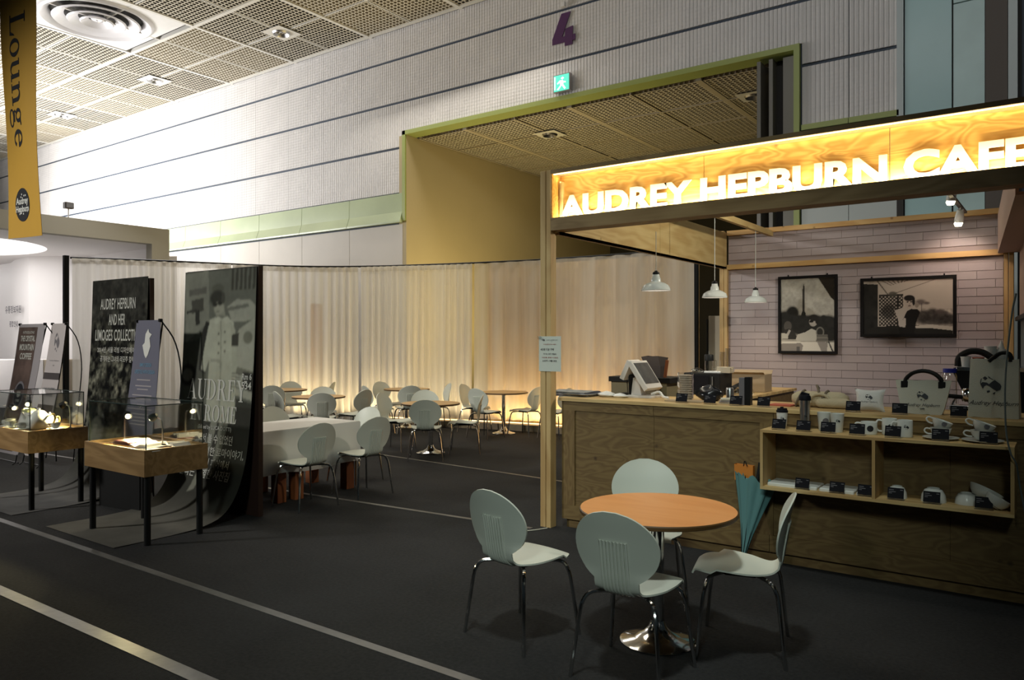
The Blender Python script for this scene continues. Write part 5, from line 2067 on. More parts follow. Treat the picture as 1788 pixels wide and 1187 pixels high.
# ---- counter
CY0 = 5.77
t = thing('counter', 'long plywood service counter with framed front panels', 'counter', (0, 0, 0))
B().box(-3.63, CY0, .08, .36, 6.38, 1.122).obj('body', M['ply'], t)
B().bbox(-3.66, 5.735, 1.123, .38, 6.42, 1.152, .003).obj('worktop', M['edge_ply'], t)
B().box(-3.60, CY0 + .02, 0, .36, 6.36, .08).obj('plinth', M['ply'], t)
fr = 5.752
B().box(-3.63, fr, 1.04, -2.745, CY0, 1.122).obj('top_rail', M['ply'], t)
B().box(-2.741, fr, 1.04, -1.77, CY0, 1.122).obj('top_rail', M['ply'], t)
B().box(-1.766, fr, 1.04, .36, CY0, 1.122).obj('top_rail', M['ply'], t)
B().box(-3.63, fr, .205, -3.50, CY0, 1.04).obj('stile', M['ply_stile'], t)
B().box(-1.87, fr, .205, -1.77, CY0, 1.04).obj('stile', M['ply_stile'], t)
B().box(-3.63, fr, .08, -1.8, CY0, .205).obj('bottom_rail', M['ply'], t)
B().box(-1.796, fr, .08, .36, CY0, .205).obj('bottom_rail', M['ply'], t)
for x0, x1 in ((-3.50, -2.745), (-2.741, -1.87), (-1.77, -.62), (-.616, .36)):
    B().box(x0, CY0 - .006, .205, x1, CY0, 1.04).obj('front_panel', M['ply'], t)

# ---- projecting shelf unit
t = thing('shelf_unit', 'two-bay plywood shelf unit fixed to the counter front', 'shelf', (-1.77, 5.45, .60))
W_ = 1.52
D_ = .30
B().box(0, 0, .405, W_, D_, .424).obj('top_board', M['edge_ply'], t)
B().box(0, 0, .0, W_, D_, .02).obj('bottom_board', M['edge_ply'], t)
B().box(0, 0, .02, .02, D_, .405).obj('side_board', M['stud'], t)
B().box(W_ - .02, 0, .02, W_, D_, .405).obj('side_board', M['stud'], t)
B().box(.735, 0, .02, .755, D_, .405).obj('divider', M['stud'], t)
ST, SB, CT = 1.024, .62, 1.152      # shelf top, lower shelf, worktop heights

# ---- back bench
t = thing('work_bench', 'wooden work bench inside the cafe under the coffee things', 'bench', (-3.58, 7.25, 0))
B().bbox(0, 0, 1.04, .90, 2.4, 1.07, .003).obj('worktop', M['edge_ply'], t)
B().box(.03, .03, 0, .87, 2.37, 1.04).obj('body', M['ply'], t)
t = thing('service_cabinet', 'olive wooden cabinet with a black top behind the till', 'cabinet', (-3.30, 6.75, 0))
B().bbox(-.30, -.2, 1.26, .34, .2, 1.31, .003).obj('black_top', M['black'], t)
B().box(-.28, -.18, 0, .30, .18, 1.26).obj('body', M['cabinet_olive'], t)
B().box(.20, -.19, 0, .23, -.18, 1.25).obj('door_edge', M['beige_box'], t)


# ================================================================ PRICE CARDS
def make_card(label):
    t = thing('price_card', label, 'sign', (0, 0, 0), 0, 'black price cards')
    b = B()
    b.prism([(-.002, .012), (.002, .010), (.022, .075), (.018, .077)], -.048, .048, 'yz')
    b.obj('card', M['black_gloss'], t)
    b = B()
    b.prism([(-.002, 0), (.05, 0), (.05, .003), (.0, .003), (.0, .014), (-.003, .014)], -.05, .05, 'yz')
    b.obj('stand', M['clear'], t)
    b = B()
    f = plane_fn((0, -.0035, .012), (1, 0, 0), (0, .022, .065))
    for x0, x1, y0 in ((-.040, -.012, .052), (.026, .042, .054), (-.040, .0, .040), (-.040, -.022, .030)):
        b.add([f(x0, y0, .0005), f(x1, y0, .0005), f(x1, y0 + .004, .0005), f(x0, y0 + .004, .0005)], [(0, 1, 2, 3)])
    b.obj('print_lines', M['ink_grey'], t)
    return t


card0 = make_card('black price card on the worktop in front of the tan cup stack')
card0.location = (-2.53, 5.82, CT)
for x, y, z, lb in ((-2.29, 5.82, CT, 'black price card on the worktop by the leaflets, left one'), (-2.08, 5.82, CT, 'black price card on the worktop left of the tall dark box'),
                    (-1.865, 5.82, CT, 'black price card on the worktop before the red sheet'), (-1.225, 5.80, CT, 'black price card between the rolled blanket and the cushion'),
                    (-.925, 5.80, CT, 'black price card at the left corner of the cream tote bag'), (-.575, 5.80, CT, 'black price card between the tote bag and the tall shopping bag'),
                    (-1.655, 5.50, ST, 'black price card before the cream tumbler on the shelf'), (-1.486, 5.50, ST, 'black price card before the steel tumbler on the shelf'),
                    (-1.322, 5.50, ST, 'black price card before the two handleless cups'), (-1.136, 5.50, ST, 'black price card before the low white mug'),
                    (-.919, 5.50, ST, 'black price card before the pair of white mugs'), (-.645, 5.50, ST, 'black price card before the left stack of coffee cups'),
                    (-.386, 5.50, ST, 'black price card before the right stack of coffee cups'), (-1.494, 5.50, SB, 'black price card on the lower shelf, first from the left in the left bay'),
                    (-1.264, 5.50, SB, 'black price card on the lower shelf, second from the left in the left bay'), (-1.085, 5.50, SB, 'black price card on the lower shelf next to the divider in the left bay'),
                    (-.902, 5.50, SB, 'black price card before the smallest upturned bowl'), (-.694, 5.50, SB, 'black price card before the middle upturned bowl'),
                    (-.411, 5.50, SB, 'black price card before the tilted dishes in the lower right bay')):
    dup(card0, (x, y, z), rng.uniform(-.06, .06), lb, 'black price cards')


# ================================================================ MERCHANDISE
def emb_on(parent, fn, r_, dot=False):
    b = B()
    put_emblem(b, fn, r_)
    return b.obj('portrait_emblem', M['ink'], parent)


def cyl_fn(r_, z, a0=-PI / 2 + .35):
    """wrap onto an upright cup wall, facing the aisle"""
    def f(x, y, n=0):
        rr = (r_(y + z) if callable(r_) else r_) + .0012 + n
        a = a0 + x / rr
        return (rr * math.cos(a), rr * math.sin(a), z + y)
    return f


t = thing('tumbler', 'cream insulated tumbler with black lid on the shelf left end', 'tumbler', (-1.665, 5.62, ST))
B().lathe([(.030, 0), (.032, .004), (.039, .115), (.039, .12)], 28, cap0=True, cap1=True).obj('body', M['canvas_white'], t, 30)
B().lathe([(.041, .118), (.041, .130), (.036, .134), (.034, .146), (.001, .146)], 28).obj('lid', M['black_gloss'], t, 30)
B().bbox(-.012, -.012, .146, .008, .012, .156, .002).obj('lid_tab', M['black_gloss'], t)
emb_on(t, cyl_fn(lambda z: .0305 + .0000 + z * .073, .075), .013)
t = thing('tumbler', 'tall steel tumbler with black flip lid on the shelf', 'tumbler', (-1.508, 5.63, ST))
B().lathe([(.034, 0), (.036, .01), (.033, .10), (.037, .20), (.038, .212)], 28, cap0=True, cap1=True).obj('body', M['steel'], t, 30)
B().lathe([(.041, .21), (.041, .232), (.036, .245), (.02, .252), (.001, .252)], 28).obj('lid', M['black_gloss'], t, 30)
B().tube([(-.03, 0, .24), (-.02, 0, .262), (.03, 0, .25)], .009, 8).obj('flip_tab', M['black_gloss'], t, True)
emb_on(t, cyl_fn(.0365, .10), .011)
GCUP = 'handleless cups on the shelf'
for x, y, lb, kind in ((-1.385, 5.66, 'white handleless cup with a round badge, left of its pair', 'badge'), (-1.288, 5.62, 'white handleless cup with a portrait emblem, right of its pair', 'face')):
    t = thing('cup', lb, 'cup', (x, y, ST), 0, GCUP)
    B().lathe([(.034, 0), (.036, .004), (.046, .126), (.047, .130), (.043, .130), (.034, .02), (.001, .015)], 28, cap0=True).obj('body', M['porcelain'], t, 30)
    if kind == 'face':
        emb_on(t, cyl_fn(lambda z: .0365 + z * .078, .08), .014)
    else:
        b = B()
        f = cyl_fn(lambda z: .0365 + z * .078, .07, -PI / 2 + .5)
        b.add([f(.022 * math.cos(a * PI / 10), .022 * math.sin(a * PI / 10)) for a in range(20)] + [f(0, 0)], [(a, (a + 1) % 20, 20) for a in range(20)])
        b.obj('round_badge', M['ink_grey'], t)


def mug(x, y, rz, label, r_, h, deco):
    t = thing('mug', label, 'mug', (x, y, ST), rz, 'white mugs on the shelf')
    B().lathe([(r_ * .9, 0), (r_ * .98, .004), (r_, .01), (r_, h - .003), (r_ * .985, h), (r_ * .93, h - .002), (r_ * .93, .012), (.001, .01)], 30, cap0=True).obj('body', M['porcelain'], t, 30)
    B().tube([tuple(p) for p in catmull([(-r_ * .97, 0, h * .85), (-r_ * 1.5, 0, h * .85), (-r_ * 1.75, 0, h * .55), (-r_ * 1.5, 0, h * .25), (-r_ * .97, 0, h * .2)], 14)], .0065, 8).obj('handle', M['porcelain'], t, True)
    a0 = -PI / 2 + .35 - rz
    if deco == 'face':
        emb_on(t, cyl_fn(r_, h * .62, a0), .016)
    else:
        b = B()
        f = cyl_fn(r_, h * .5, a0)
        b.add([f(.021 * math.cos(a * PI / 10), .021 * math.sin(a * PI / 10)) for a in range(20)] + [f(0, 0)], [(a, (a + 1) % 20, 20) for a in range(20)])
        b.obj('round_badge', M['ink'], t)


mug(-1.085, 5.62, .1, 'low wide white mug with a round black badge, alone on the shelf', .052, .086, 'badge')
mug(-.965, 5.66, .15, 'white mug with a badge and its handle to the left, rear one of the pair', .047, .112, 'badge')
mug(-.862, 5.60, .2, 'white mug with a portrait emblem, front one of the pair', .047, .112, 'face')
GS = 'stacked coffee cups on the shelf'
for x, lo, up, big in ((-.655, 'lower white coffee cup on a saucer in the left stack', 'upper white coffee cup tilted in the left stack', .062), (-.425, 'lower white coffee cup on a saucer in the right stack', 'upper white coffee cup tilted in the right stack', .068)):
    t = teacup((x, 5.61, ST), .15, lo, GS, big, .062)
    u = teacup((x - .008, 5.615, ST + .064), .15, up, GS, big * .98, .060, None, False)
    u.rotation_euler = (0, .33, .15)
    b = B()
    f = cyl_fn(big * .93, .045, -PI / 2 + .2)
    if big > .065:
        put_emblem(b, f, .012)
    b.add([f(.0 + .016 * math.cos(a * PI / 10), .016 * math.sin(a * PI / 10), .001) for a in range(20)] + [f(0, 0, .001)], [(a, (a + 1) % 20, 20) for a in range(20)])
    b.obj('round_badge', M['ink_grey'], u)
# lower shelf: flat trays and bowls
for x0, x1, lb in ((-1.742, -1.40, 'pale flat tray in the lower left bay, left one'), (-1.385, -1.16, 'pale flat tray in the lower left bay, second one'), (-1.145, -1.06, 'small pale flat tray in the lower left bay, by the divider')):
    b = B().bbox(x0, 5.52, SB, x1, 5.73, SB + .022, .006)
    b.m = 0
    tag(b.obj('flat_tray', M['porcelain']), lb, 'tray', 'flat trays on the lower shelf')


def bowl(x, y, r_, h, label):
    t = thing('bowl', label, 'bowl', (x, y, SB), 0, 'white bowls on the lower shelf')
    B().lathe([(r_, 0), (r_ * 1.0, .006), (r_ * .93, h * .5), (r_ * .70, h * .86), (r_ * .52, h * .93)], 30).obj('bowl_wall', M['porcelain'], t, 35)
    B().lathe([(r_ * .50, h * .93), (r_ * .50, h), (r_ * .42, h), (r_ * .40, h * .93), (.001, h * .92)], 30).obj('foot_ring', M['porcelain'], t, 35)


bowl(-.908, 5.60, .060, .078, 'smallest upturned white bowl next to the shelf divider')
bowl(-.695, 5.60, .074, .088, 'middle upturned white bowl on the lower shelf')
bowl(-.515, 5.64, .066, .072, 'upturned white bowl at the left of the tilted dishes')
for k, (x, y, zz, tx, ty, r_, lb) in enumerate(((-.415, 5.66, .075, -.30, .42, .100, 'large white dish bowl leaning over the upturned bowl'), (-.345, 5.56, .052, -.15, .52, .075, 'white dish bowl tilted at the right end of the lower shelf'))):
    t = thing('dish_bowl', lb, 'bowl', (x, y, SB + zz), 0, 'tilted dish bowls on the lower shelf')
    t.rotation_euler = (tx, ty, 0)
    B().lathe([(r_ * .45, -.036), (r_ * .62, -.032), (r_ * .86, -.008), (r_, .026), (r_ * .96, .027), (r_ * .82, -.004), (r_ * .55, -.026), (.001, -.028)], 30, cap0=True).obj('bowl_wall', M['porcelain'], t, 35)
    B().lathe([(r_ * .40, -.042), (r_ * .45, -.034)], 24).obj('foot_ring', M['porcelain'], t, True)

# rolled blanket
t = thing('rolled_blanket', 'rolled cream blanket with a dark strap on the worktop', 'blanket', (-1.50, 6.06, CT))
b = B()
for (dx, dy, rr, l0, l1) in ((0, 0, .062, -.215, .19), (.06, -.055, .040, -.09, .16)):
    G = []
    for k in range(15):
        x = l0 + (l1 - l0) * k / 14
        e = min(1, .5 + k * .35, .5 + (14 - k) * .35)
        G.append([(x + dx, dy + rr * e * (1 + .05 * math.sin(a * 1.3 + k)) * math.cos(a * PI / 8), rr + rr * .95 * e * math.sin(a * PI / 8)) for a in range(16)])
    b.loft(G, True, True)
b.obj('blanket_roll', M['blanket'], t, 60)
b = B()
b.tube([(.0 + .07 * math.cos(a), -.066 + .002, .055 + .05 * math.sin(a)) for a in [k * .5 for k in range(8)]], .012, 8)
b.obj('rolled_end', M['blanket'], t, True)
b = B()
for x in (-.155, .015):
    P = [(x + .0 + .03 * math.sin(a), .067 * math.cos(a), .062 + .065 * math.sin(a)) for a in [k * PI / 10 for k in range(21)]]
    b.tube(P, .009, 6)
b.tube([(.0, -.06, .10), (-.02, -.03, .15), (-.035, 0, .165), (-.02, .01, .14)], .009, 6)
b.obj('strap', M['strap'], t, True)
# cushion
t = thing('cushion', 'small white cushion with a portrait emblem leaning on the worktop', 'cushion', (-1.145, 5.96, CT + .08))
t.rotation_euler = (-.25, 0, .06)
G = []
n = 13
front, back = [], []
for i in range(n):
    v = -1 + 2 * i / (n - 1)
    rf, rb = [], []
    for j in range(n):
        u = -1 + 2 * j / (n - 1)
        pin = 1 - .16 * (1 - abs(v) ** 2) * abs(u) ** 1.5
        pin2 = 1 - .16 * (1 - abs(u) ** 2) * abs(v) ** 1.5
        th = .042 * ((1 - u * u) * (1 - v * v)) ** .45
        rf.append((u * .104 * pin, -th, v * .084 * pin2))
        rb.append((u * .104 * pin, th, v * .084 * pin2))
    front.append(rf)
    back.append(rb)
b = B()
b.grid(front)
b.grid(back)
b.obj('cushion_cover', M['canvas_white'], t, True)


def cush(x, y, n=0):
    u, v = x / .104, y / .084
    return (x, -.042 * max(0, (1 - u * u) * (1 - v * v)) ** .45 - .0025 - n, y)


emb_on(t, lambda x, y, n=0: cush(x, y + .012), .024)
b = B()
vs, fs = glyphs('Audrey Hepburn', .016, shear=.4)
put_text(b, vs, fs, lambda x, y, z=0: cush(x, y - .025))
b.obj('signature', M['ink_grey'], t)


# tote bag and shopping bag
def bag(name, label, loc, rz, wb_, wt, d, h, m):
    t = thing(name, label, 'bag', loc, rz)
    G = []
    nseg = 8
    for i in range(nseg + 1):
        v = i / nseg
        w_ = wb_ + (wt - wb_) * v ** .8
        dd = d * (1 - .75 * v ** 1.4)
        ring = []
        m_ = 9
        for k in range(m_):
            u = -1 + 2 * k / (m_ - 1)
            ring.append((u * w_ / 2, -dd / 2 - .006 * math.sin(u * 5 + v * 4) * v, h * v + .004 * math.sin(u * 7)))
        for k in range(m_):
            u = 1 - 2 * k / (m_ - 1)
            ring.append((u * w_ / 2 * .99, dd / 2 + .005 * math.sin(u * 4 + v * 3) * v, h * v + .004 * math.sin(u * 7)))
        G.append(ring)
    B().loft(G, True, False).obj('bag_body', m, t, 50)

    def f(x, y, n=0):
        v = y / h
        return (x, -(d * (1 - .75 * max(0, v) ** 1.4)) / 2 - .0085 - n, y)
    return t, f


t, f = bag('tote_bag', 'cream canvas tote bag with black handle and portrait emblem on the worktop', (-.805, 5.98, CT), .04, .235, .345, .13, .232, M['canvas'])
for y in (-.02, .02):
    B().tube([tuple(p) for p in catmull([(-.115, y, .215), (-.10, y, .25), (-.06, y, .283), (0, y, .297), (.06, y, .283), (.10, y, .25), (.115, y, .215)], 18)], .013, 8).obj('handle', M['black'], t, True)
for x in (-.115, .115):
    B().bbox(x - .022, -.032, .18, x + .022, -.022, .225, .002).obj('handle_patch', M['black'], t)
emb_on(t, lambda x, y, n=0: f(x - .0, y + .125), .036)
b = B()
vs, fs = glyphs('Audrey Hepburn', .030, shear=.5, sx=1.0)
put_text(b, vs, fs, lambda x, y, z=0: f(x, y + .055))
vs, fs = glyphs('CAFE', .012, bold=.0006)
put_text(b, vs, fs, lambda x, y, z=0: f(x, y + .035))
b.obj('signature', M['ink'], t)
t, f = bag('shopping_bag', 'tall cream canvas shopping bag with portrait emblem at the right end of the worktop', (-.385, 5.99, CT), -.05, .285, .275, .17, .385, M['canvas'])
for y in (-.025, .025):
    B().tube([tuple(p) for p in catmull([(-.03, y, .37), (.0, y, .40), (.035, y, .425), (.075, y, .425), (.09, y, .40), (.09, y, .37)], 14)], .012, 8).obj('handle', M['black'], t, True)
emb_on(t, lambda x, y, n=0: f(x - .015, y + .215), .062)
b = B()
vs, fs = glyphs('Audrey Hepburn', .040, shear=.5)
put_text(b, vs, fs, lambda x, y, z=0: f(x, y + .085))
b.obj('signature', M['ink'], t)

# ---- things along the worktop, left to right
GN = 'newspapers at the end of the counter'
for k in range(5):
    b = B()
    dx, dy = rng.uniform(-.015, .015, 2)
    G0 = []
    z0 = k * .009
    for v in range(7):
        y = -.14 + .28 * v / 6
        G0.append((y, z0 + .003 * math.sin(v + k)))
    rg = []
    for x in (-.20, -.19, -.07, .07, .19, .20):
        e = .002 if abs(x) > .195 else 0
        rg.append([(x, y, z + e) for y, z in G0] + [(x, y, z + .0082 - e) for y, z in reversed(G0)])
    b.loft(rg, True, True)
    o_ = b.obj('newspaper', [M['newsprint'], M['grey_banner'], M['newsprint'], M['slate_banner'], M['newsprint']][k], None, 40, (-3.655 + dx, 6.02 + dy, CT + .0005), rng.uniform(-.1, .1))
    tag(o_, ['lowest newspaper of the stack at the counter end', 'second newspaper from the bottom of the counter stack', 'middle newspaper of the counter stack', 'second newspaper from the top of the counter stack', 'topmost newspaper of the counter stack'][k], 'newspaper', GN)


def lump(name, label, cat, loc, sx, sy, sz, m, seedk, rz=0):
    r_ = np.random.default_rng(seedk)
    G = []
    n, mm = 8, 14
    ph = r_.uniform(0, 6, 6)
    for i in range(n):
        v = i / (n - 1)
        rr = math.sin(PI * (.18 + .78 * v)) if i < n - 1 else .05
        ring = []
        for k in range(mm):
            a = 2 * PI * k / mm
            q = 1 + .13 * math.sin(2 * a + ph[0] + 3 * v) + .09 * math.sin(5 * a + ph[1] - 4 * v)
            ring.append((sx * rr * q * math.cos(a), sy * rr * q * math.sin(a), sz * v * (1 + .08 * math.sin(3 * a + ph[2]) * v)))
        G.append(ring)
    return tag(B().loft(G, True, True).obj(name, m, None, 50, loc, rz), label, cat)


lump('plastic_packet', 'white plastic packet lying beside the newspapers', 'packet', (-3.345, 6.05, CT), .095, .06, .05, M['canvas_white'], 1)
lump('plastic_packet', 'flatter white plastic packet lying left of the till', 'packet', (-3.20, 6.04, CT), .075, .05, .038, M['white'], 2)
t = thing('card_reader', 'flat black box with a thin aerial behind the packets', 'device', (-3.20, 6.26, CT))
B().bbox(-.09, -.05, 0, .09, .05, .03, .004).obj('body', M['black'], t)
B().tube([(-.04, 0, .03), (-.05, 0, .16)], .004, 6).obj('aerial', M['black'], t)
# till
t = thing('till', 'white point of sale terminal with two tilted screens on the counter', 'till', (-3.05, 6.2, CT))
B().bbox(-.13, -.10, 0, .12, .10, .02, .005).obj('foot', M['pos_white'], t)
b = B()
b.loft([[(-.10, y, .02) for y in (-.05, .05)] + [(.0, y, .02) for y in (.05, -.05)], [(-.09, y, .17) for y in (-.035, .035)] + [(-.04, y, .19) for y in (.035, -.035)]], True, True)
b.obj('stand', M['pos_white'], t)
B().bbox(-.135, -.04, .0, -.085, .05, .20, .008).obj('black_column', M['black'], t)


def slab(c, hv, yv, nrm, hw, hh, th, name, m, inset=0.0):
    c, hv, nrm = Vector(c), Vector(hv).normalized(), Vector(nrm).normalized()
    yv = Vector(yv)
    b = B()
    q = [c + yv * (sx * hw) + hv * (sy * hh) for sx, sy in ((-1, -1), (1, -1), (1, 1), (-1, 1))]
    q2 = [c + yv * (sx * (hw - .004)) + hv * (sy * (hh - .004)) + nrm * .006 for sx, sy in ((-1, -1), (1, -1), (1, 1), (-1, 1))]
    b.loft([[tuple(p - nrm * th) for p in q], [tuple(p) for p in q], [tuple(p) for p in q2]], True, True)
    return b.obj(name, m, t)


nrm = Vector((.25, 0, .17)).normalized()
slab((.035, -.02, .205), (-.17, 0, .25), (0, 1, 0), nrm, .155, .145, .035, 'monitor', M['pos_white'])
c = Vector((.035, -.02, .205)) + nrm * .0065 + Vector((-.17, 0, .25)).normalized() * .012
slab(c, (-.17, 0, .25), (0, 1, 0), nrm, .132, .108, .001, 'screen', M['screen'])
nb = Vector((-.22, 0, .10)).normalized()
slab((-.145, .0, .25), (.10, 0, .22), (0, 1, 0), nb, .11, .09, .04, 'customer_display', M['pos_white'])
B().tube([tuple(p) for p in catmull([(.08, -.02, .03), (.14, .02, .05), (.2, -.03, .015), (.26, -.05, .008)], 10)], .012, 8).obj('receipt_paper', M['canvas_white'], t, True)
# brown bag with wooden stick behind the till
t = thing('paper_bag', 'dark brown paper bag standing behind the till screen', 'bag', (-3.17, 6.72, 1.31))
B().loft([[(-.10, -.05, 0), (.06, -.05, 0), (.06, .05, 0), (-.10, .05, 0)], [(-.10, -.05, .10), (.06, -.05, .10), (.07, .05, .10), (-.10, .05, .10)], [(-.15, -.03, .19), (.02, -.02, .20), (.11, .02, .185), (-.11, .03, .20)]], True, False).obj('bag_body', M['brown_bag'], t, 30)
b = B()
b.prism([(-.012, 0), (.012, 0), (.035, .16), (.012, .165)], -.012, .012, 'xz')
tag(b.obj('wooden_bar', M['leg_wood'], None, False, (-3.04, 6.62, 1.311)), 'short slanting wooden bar behind the till screen', 'bar')
# tan cup stack in plastic
t = thing('cup_stack', 'stack of tan paper cups in clear plastic on the worktop', 'cups', (-2.63, 6.10, CT))
prof = []
for k in range(12):
    prof += [(.056, k * .0185), (.061, k * .0185 + .002), (.061, k * .0185 + .008), (.056, k * .0185 + .01)]
B().lathe(prof, 26, cap0=True, cap1=True).obj('cups', M['pink_card'], t, 30)
G = []
for i in range(10):
    z = i * .026
    G.append([((.064 + .006 * math.sin(a * 3 + i * 2)) * math.cos(a * 2 * PI / 18), (.064 + .006 * math.sin(a * 3 + i * 2)) * math.sin(a * 2 * PI / 18), z) for a in range(18)])
B().loft(G).obj('plastic_sleeve', M['clear'], t, True)
b = B().bbox(-.16, -.07, 0, .16, .07, .012, .003)
tag(b.obj('brown_envelope', M['card_box'], None, False, (-2.55, 5.96, CT), .06), 'flat brown envelope on the worktop under the tan cup stack', 'envelope')
bpy.data.objects['cup_stack'].location.y = 6.14
lump('plastic_bag', 'crumpled black plastic bag on the worktop beside the tan cups', 'bag', (-2.42, 6.16, CT), .115, .08, .13, mat('black_plastic_film', (.012, .012, .013), .18), 5)
t = thing('canister', 'small steel canister beside the black plastic bag', 'canister', (-2.30, 6.30, CT))
B().lathe([(.032, 0), (.032, .10), (.028, .108), (.001, .11)], 18, cap0=True).obj('body', M['steel'], t, 30)
GLf = 'leaflet piles on the worktop'
for k in range(3):
    b = B().bbox(-.07, -.045, 0, .07, .045, .014, .002)
    tag(b.obj('leaflet_pile', [M['pink_card'], M['grey_banner'], M['canvas']][k], None, False, (-2.20 + .004 * k, 6.0, CT + k * .0145), .1 + .15 * k),
        ['lowest pile of leaflets between two price cards', 'middle pile of leaflets between two price cards', 'top pile of leaflets between two price cards'][k], 'leaflets', GLf)
t = thing('tall_box', 'tall narrow dark box standing on the worktop', 'box', (-2.045, 5.95, CT), .05)
B().bbox(-.045, -.03, 0, -.002, .03, .215, .002).obj('grey_half', M['ink_grey'], t)
B().bbox(0, -.034, 0, .045, .03, .22, .002).obj('black_half', M['black'], t)
b = B().bbox(-.09, -.07, 0, .09, .07, .012, .002)
tag(b.obj('red_leaflet', M['red_sheet'], None, False, (-1.79, 6.05, CT), -.08), 'flat orange-red leaflet on the worktop left of the rolled blanket', 'leaflet')

# ---- bench things
BZ = 1.07
t = thing('oven', 'large black appliance on the bench behind the counter', 'appliance', (-3.17, 8.0, BZ))
B().bbox(-.21, -.16, .01, .20, .20, .235, .006).obj('body', M['black'], t)
B().box(-.17, -.166, .05, .08, -.16, .21).obj('door_window', M['black_gloss'], t)
B().tube([(.12, -.17, .06), (.12, -.17, .20)], .008, 6).obj('handle', M['steel'], t)
for x in (-.17, .16):
    B().lathe([(.015, 0), (.015, .012)], 10, (x, -.12, 0), True, True).obj('foot', M['black'], t)
OZ = BZ + .236
b = B().bbox(-.09, -.06, 0, .09, .06, .018, .004)
tag(b.obj('white_tray', M['white'], None, False, (-3.10, 8.0, OZ), 0), 'white tray on top of the black appliance', 'tray')
t = thing('coffee_press', 'glass coffee press with a black top on the white tray', 'coffee press', (-3.155, 8.0, OZ + .0185))
B().lathe([(.045, 0), (.045, .115)], 20, cap0=True).obj('glass_jar', M['clear'], t, True)
B().lathe([(.05, .11), (.05, .165), (.044, .178), (.001, .18)], 20, cap0=True).obj('top', M['black'], t, 30)
B().tube([(.0, 0, .18), (0, 0, .21)], .004, 6).obj('plunger_rod', M['steel'], t)
B().tube([(.047, 0, .12), (.085, 0, .11), (.085, 0, .03), (.047, 0, .02)], .007, 6).obj('handle', M['clear'], t, True)
for x, h, lb in ((-3.015, .16, 'shorter clear glass tube on the beige box'), (-2.955, .20, 'taller clear glass tube on the beige box')):
    tag(B().lathe([(.024, 0), (.027, h), (.025, h), (.022, .006), (.001, .005)], 18, cap0=True).obj('glass_tube', M['clear'], None, True, (x, 8.03, OZ + .066)), lb, 'glass', 'clear glass tubes')
t = thing('utensil_box', 'beige box with a side handle beside the coffee press', 'box', (-2.985, 8.03, OZ))
B().bbox(-.075, -.06, 0, .075, .06, .065, .003).obj('body', M['beige_box'], t)
B().tube([(.075, -.04, .055), (.092, -.04, .05), (.092, -.04, .02), (.075, -.04, .012)], .005, 6).obj('handle', M['beige_box'], t)
lump('plastic_box', 'clear crumpled plastic pack at the left of the white tray', 'packet', (-3.29, 8.0, OZ), .075, .06, .05, M['clear'], 8)
t = thing('cardboard_box', 'open cardboard box on the bench', 'box', (-2.97, 8.75, BZ), .05)
b = B()
for a in ((-.22, -.15, .22, -.145), (-.22, .145, .22, .15), (-.22, -.145, -.215, .145), (.215, -.145, .22, .145)):
    b.box(a[0], a[1], 0, a[2], a[3], .20)
b.box(-.22, -.15, 0, .22, .15, .005)
b.obj('body', M['card_box'], t)
b = B()
b.prism([(-.15, .20), (-.21, .225), (-.208, .228), (-.148, .203)], -.22, .22, 'yz')
b.prism([(.15, .20), (.20, .24), (.203, .237), (.152, .198)], -.22, .22, 'yz')
b.obj('flap', M['card_box'], t)
for k, (x, y) in enumerate(((-2.84, 8.02), (-2.745, 8.10))):
    lump('plastic_dome', ['clear plastic bag of lids at the bench edge, left one', 'clear plastic bag of lids at the bench edge, right one'][k], 'packet', (x, y, BZ), .052, .05, .085, M['clear'], 12 + k)
lump('black_pouch', 'black pouch in front of the cardboard box', 'pouch', (-2.93, 8.32, BZ), .10, .06, .11, M['black'], 15)

# ---- espresso machine at the right, behind the bags
t = thing('espresso_counter', 'inner worktop carrying the coffee machine', 'counter', (-.78, 6.65, 0))
B().bbox(0, 0, .90, .80, .62, .93, .003).obj('worktop', M['edge_ply'], t)
B().box(.02, .02, 0, .78, .60, .90).obj('body', M['ply'], t)
t = thing('espresso_machine', 'black and chrome espresso machine partly hidden by the canvas bags', 'coffee machine', (-.70, 6.72, .93))
b = B()
b.prism([(.0, .48), (.10, .25), (.12, .0), (.55, .0), (.60, .25), (.62, .50), (.0, .52)], .0, .40, 'xz')
b.obj('body', M['black'], t)
B().bbox(.02, -.01, .50, .62, .42, .53, .004).obj('cup_rail', M['chrome'], t)
B().lathe([(.04, 0), (.045, .02), (.045, .08), (.03, .10)], 18, (.10, -.04, .27), True, True).obj('group_head', M['chrome'], t, True)
B().tube([(.08, -.05, .30), (-.08, -.10, .315)], .016, 8).obj('portafilter_handle', M['black'], t, True)
B().tube([tuple(p) for p in catmull([(.02, .0, .30), (-.01, -.03, .22), (.0, -.04, .10)], 8)], .007, 6).obj('steam_wand', M['chrome'], t, True)
B().bbox(-.02, -.10, .10, .20, .05, .24, .004).obj('drip_tray', M['steel'], t)
B().bbox(-.0, -.106, .12, .18, -.10, .22, .001).obj('drip_front', M['black_gloss'], t)
B().tube([tuple(p) for p in catmull([(.02, .1, .53), (.03, .1, .60), (.10, .1, .645), (.18, .1, .64), (.24, .1, .60)], 14)], .024, 8).obj('hood_bar', M['black'], t, True)
MZ = .93 + .53
GM = 'cups on the coffee machine'
